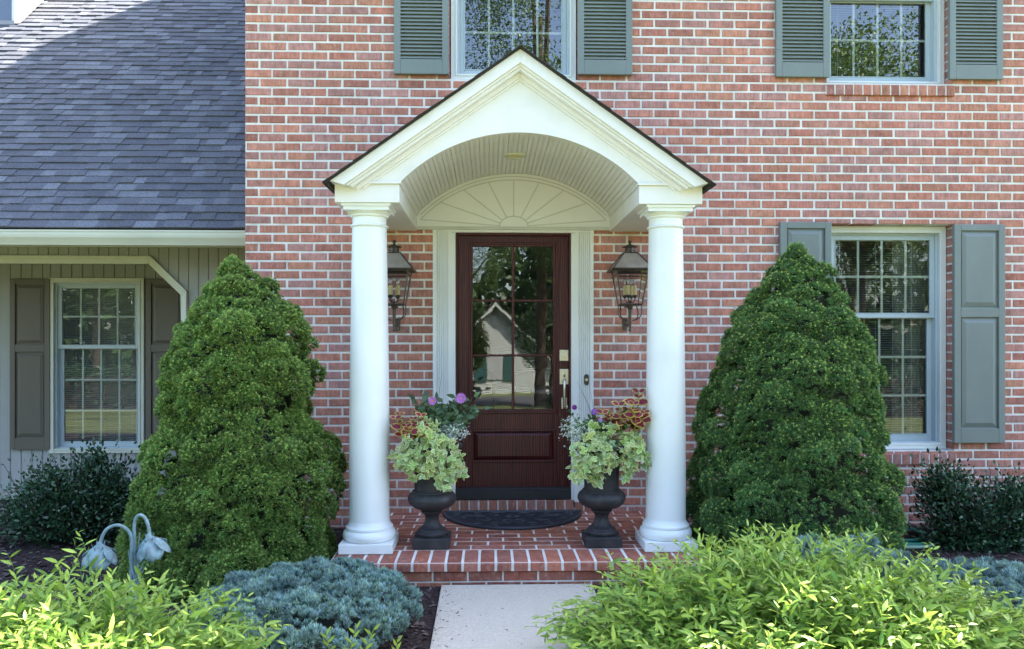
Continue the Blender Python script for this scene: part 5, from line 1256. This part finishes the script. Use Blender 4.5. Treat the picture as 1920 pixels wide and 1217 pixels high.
# ================================================================== ACROSS THE STREET
lf = (np.array([(0, 0, 0), (.28, .05, .5), (0, 0, 1), (-.28, .08, .45)], float), [(0, 1, 2, 3)], np.ones((4, 3)))
def tree(name, x, y, g, H, R_, seed, tone, label, n=5200, conifer=False):
    r = np.random.default_rng(seed); o = thing(name, (x, y, g), label, 'tree'); b = MB(); b.tube([(x, y, g - .2), (x + .1, y, g + H*.35), (x, y, g + H*.75)], H*.013, 10, r1=H*.005)
    fb = FB(); C = []; 
    for k in range(34):
        if conifer: t = r.uniform(.1, 1); q = R_*(1 - t)*.8; a = r.uniform(0, 6.28); C.append((x + q*math.cos(a), y + q*math.sin(a), g + H*t, R_*.32*(1.15 - t)))
        else:
            d = r.normal(size=3); d /= np.linalg.norm(d); C.append((x + d[0]*R_*.68, y + d[1]*R_*.68, g + H*.64 + d[2]*H*.27, R_*r.uniform(.25, .42)))
            if k % 3 == 0: b.tube([(x, y, g + H*.35), C[-1][:3]], H*.007, 5, r1=H*.002)
    b.build('trunk', M['bark'], o)
    C = np.array(C); n = int(n*5); I = r.integers(0, len(C), n); d = rnd_dir(n); P = C[I, :3] + d*C[I, 3:4]*r.uniform(.5, 1, (n, 1))
    fb.put(lf, P, frames(rnd_dir(n) + np.array([0, 0, -.3]), r.uniform(0, 6, n)), r.uniform(.09, .18, n), np.array(tone)[None]*r.uniform(.6, 1.5, (n, 1))); fb.build('crown', M['leaf'], o)
tree('maple_tree', -9, -19, -.95, 13, 4.2, 91, (.09, .15, .035), 'tall broad maple across the lawn, left of the house opposite')
tree('maple_tree', 4.2, -23, -1.1, 15, 4.6, 92, (.08, .14, .03), 'tall broad maple across the lawn, right of the house opposite')
tree('maple_tree', 2.0, -27, -1.2, 22, 5.8, 90, (.075, .13, .03), 'very tall maple in the middle of the lawn facing the front door', n=7000)
tree('maple_tree', 13, -21, -1.0, 14, 4.6, 93, (.10, .165, .035), 'tall broad maple at the far right of the lawn')
tree('maple_tree', -20, -30, -1.4, 15, 5.2, 94, (.075, .13, .03), 'tall broad maple at the far left beyond the road')
tree('spruce_tree', 3.4, -38, -1.8, 14, 3.0, 95, (.03, .065, .025), 'dark pointed conifer beside the house opposite', conifer=True)
tree('maple_tree', -3.5, -60, -2.2, 19, 7, 96, (.07, .12, .03), 'tall maple behind the house opposite')
tree('maple_tree', 24, -45, -2.0, 17, 6.5, 97, (.08, .13, .03), 'broad maple beyond the road on the right')
def added_hedge(label, x0, x1, y, g, seed):  # unseen row added to darken the reflected lawn in the windows
    r = np.random.default_rng(seed); o = thing('added_hedge', ((x0+x1)/2, y, g), label, 'added_hedge', 'added rows that darken window reflections'); n = int((x1-x0)*900); P = np.stack([r.uniform(x0, x1, n), y + r.uniform(-.5, .5, n), g + 1.35*r.uniform(0, 1, n)**.7 + .08*np.sin(r.uniform(0, 6, n))], 1)
    fb = FB(); fb.put(lf, P, frames(rnd_dir(n), r.uniform(0, 6, n)), r.uniform(.08, .17, n), np.array([(.045, .085, .03)])*r.uniform(.5, 1.6, (n, 1))); fb.build('foliage', M['leaf'], o)
    b = MB(); b.box(x0, x1, y - .3, y + .3, g, g + 1.1); b.build('stems', M['bark'], o)
added_hedge('long clipped row added out of view to darken window reflections, on the left', -24, -3.2, -15.5, -.8, 101)
added_hedge('long clipped row added out of view to darken window reflections, on the right', 2.4, 22, -15.5, -.8, 102)
tree('added_tree', -1.5, -31, -1.5, 4.4, 1.5, 103, (.10, .15, .04), 'small rounded tree added to break up the reflection of the white house', n=1500)  # invented, breaks up the gable reflected in the door glass
def treeline():
    r = np.random.default_rng(99); n = 26000; x = r.uniform(-85, 85, n); y = r.uniform(-92, -78, n); top = 8 + 5*np.sin(x*.13) + 3*np.sin(x*.37 + 1) + 1.5*np.sin(x*.9)
    z = -3 + (top + 4)*r.uniform(0, 1, n)**.8; fb = FB(); fb.put(lf, np.stack([x, y, z], 1), frames(rnd_dir(n), r.uniform(0, 6, n)), r.uniform(.9, 1.9, n), np.array([(.05, .09, .03)])*r.uniform(.5, 1.5, (n, 1)))
    tag(fb.build('treeline', M['leaf']), kind='stuff')
treeline()
def across():
    x0, y0, g = .2, -46, -2.0; o = thing('white_house', (x0, y0, g), 'white clapboard gabled house across the street with teal shutters', 'house')
    b = MB(); Wd, H = 3.9, 2.1; n = 58
    for i in range(n):
        z0 = g + i*.105; 
        hw_ = Wd if z0 < g + H else max(Wd - (z0 - g - H)/.98, 0)
        if hw_ > .05: b.add([(x0 - hw_, y0 + .03, z0), (x0 + hw_, y0 + .03, z0), (x0 + max(hw_ - (.105 if z0 >= g + H else 0), 0), y0, z0 + .105), (x0 - max(hw_ - (.105 if z0 >= g + H else 0), 0), y0, z0 + .105)], [(1, 0, 3, 2)])
    b.box(x0 - Wd, x0 + Wd, y0 - 8, y0 - .02, g, g + H); b.build('wall', M['siding_white'], o)
    b = MB()
    for s in (-1, 1): b.prism_y([(x0, g + H + Wd*.98), (x0 + s*(Wd + .5), g + H - .5), (x0 + s*(Wd + .5), g + H - .3), (x0, g + H + Wd*.98 + .25)], y0 - 8.4, y0 + .4)
    b.build('roof', M['dark_shingle'], o)
    b = MB()
    for s in (-1, 1): b.prism_y([(x0, g + H + Wd*.98 - .1), (x0 + s*(Wd + .5), g + H - .6), (x0 + s*(Wd + .5), g + H - .42), (x0, g + H + Wd*.98 + .12)], y0 + .4, y0 + .46)
    b.build('rake_board', M['siding_white'], o)
    b = MB(); b.box(x0 - .6, x0 + .6, y0 + .02, y0 + .08, g + .9, g + 2.6); b.build('window', M['curtain'], o)
    for s in (-1, 1): b = MB(); b.box(x0 + s*.65, x0 + s*1.25, y0 + .03, y0 + .1, g + .8, g + 2.7); b.build('shutter', M['teal'], o)
across()
def across2():
    x0, y0, g = -14, -44, -2.0; o = thing('brick_house_opposite', (x0, y0, g), 'brick house across the street left of the white one', 'house')
    b = MB(); b.box(x0 - 6, x0 + 6, y0 - 8, y0, g, g + 5.2); b.build('wall', M['brick_side'], o)
    b = MB(); b.add([(x0-6.5, y0+.5, g+5.2), (x0+6.5, y0+.5, g+5.2), (x0+6.5, y0-4, g+8.5), (x0-6.5, y0-4, g+8.5), (x0-6.5, y0-8.5, g+5.2), (x0+6.5, y0-8.5, g+5.2)], [(0, 1, 2, 3), (3, 2, 5, 4), (0, 3, 4), (1, 5, 2), (0, 4, 5, 1)]); b.build('roof', M['dark_shingle'], o)
    for k in range(4):
        for q in range(2): b = MB(); xx = x0 - 4.5 + k*3; zz = g + .9 + q*2.5; rect_frame(b, xx - .5, xx + .5, zz, zz + 1.5, .1, y0 + .01, y0 + .06); b.box(xx - .4, xx + .4, y0 + .005, y0 + .03, zz + .1, zz + 1.4, mi=1); b.build('window', [M['trim'], M['black']], o)
across2()
# dining furniture seen through the door glass
tb = thing('dining_table', (-.05, 2.2, .085), 'dark dining table with a pale top seen through the door glass', 'table')
b = MB(); b.box(-.75, .6, 1.9, 2.6, .80, .835); b.build('table_top', M['white'], tb, bevel=.004)
for (xx, yy) in ((-.68, 1.97), (.53, 1.97), (-.68, 2.53), (.53, 2.53)): b = MB(); b.box(xx - .03, xx + .03, yy - .03, yy + .03, .086, .80); b.build('leg', M['dark_wood'], tb)
for cx_, lab in ((-.35, 'dark wooden chair before the table, left of the door glazing bar'), (.25, 'dark wooden chair before the table, right of the door glazing bar')):
    c = thing('dining_chair', (cx_, 1.5, .085), lab, 'chair', 'dining chairs inside')
    b = MB(); b.box(cx_ - .2, cx_ + .2, 1.3, 1.7, .50, .54); b.build('seat', M['white'], c, bevel=.005)
    b = MB()
    for s in (-1, 1): b.tube([(cx_ + s*.19, 1.31, .5), (cx_ + s*.2, 1.27, .8), (cx_ + s*.2, 1.22, 1.03)], .016, 6)
    b.tube([(cx_ - .2, 1.22, 1.03), (cx_ - .1, 1.21, 1.06), (cx_ + .1, 1.21, 1.06), (cx_ + .2, 1.22, 1.03)], .02, 6); b.tube([(cx_, 1.22, 1.05), (cx_ - .04, 1.25, .8), (cx_, 1.3, .54)], .02, 6); b.build('backrest', M['dark_wood'], c)
    for (sx_, sy_) in ((-1, 1.33), (1, 1.33), (-1, 1.67), (1, 1.67)): b = MB(); b.tube([(cx_ + sx_*.17, sy_, .086), (cx_ + sx_*.17, sy_, .5)], .016, 6); b.build('leg', M['dark_wood'], c)
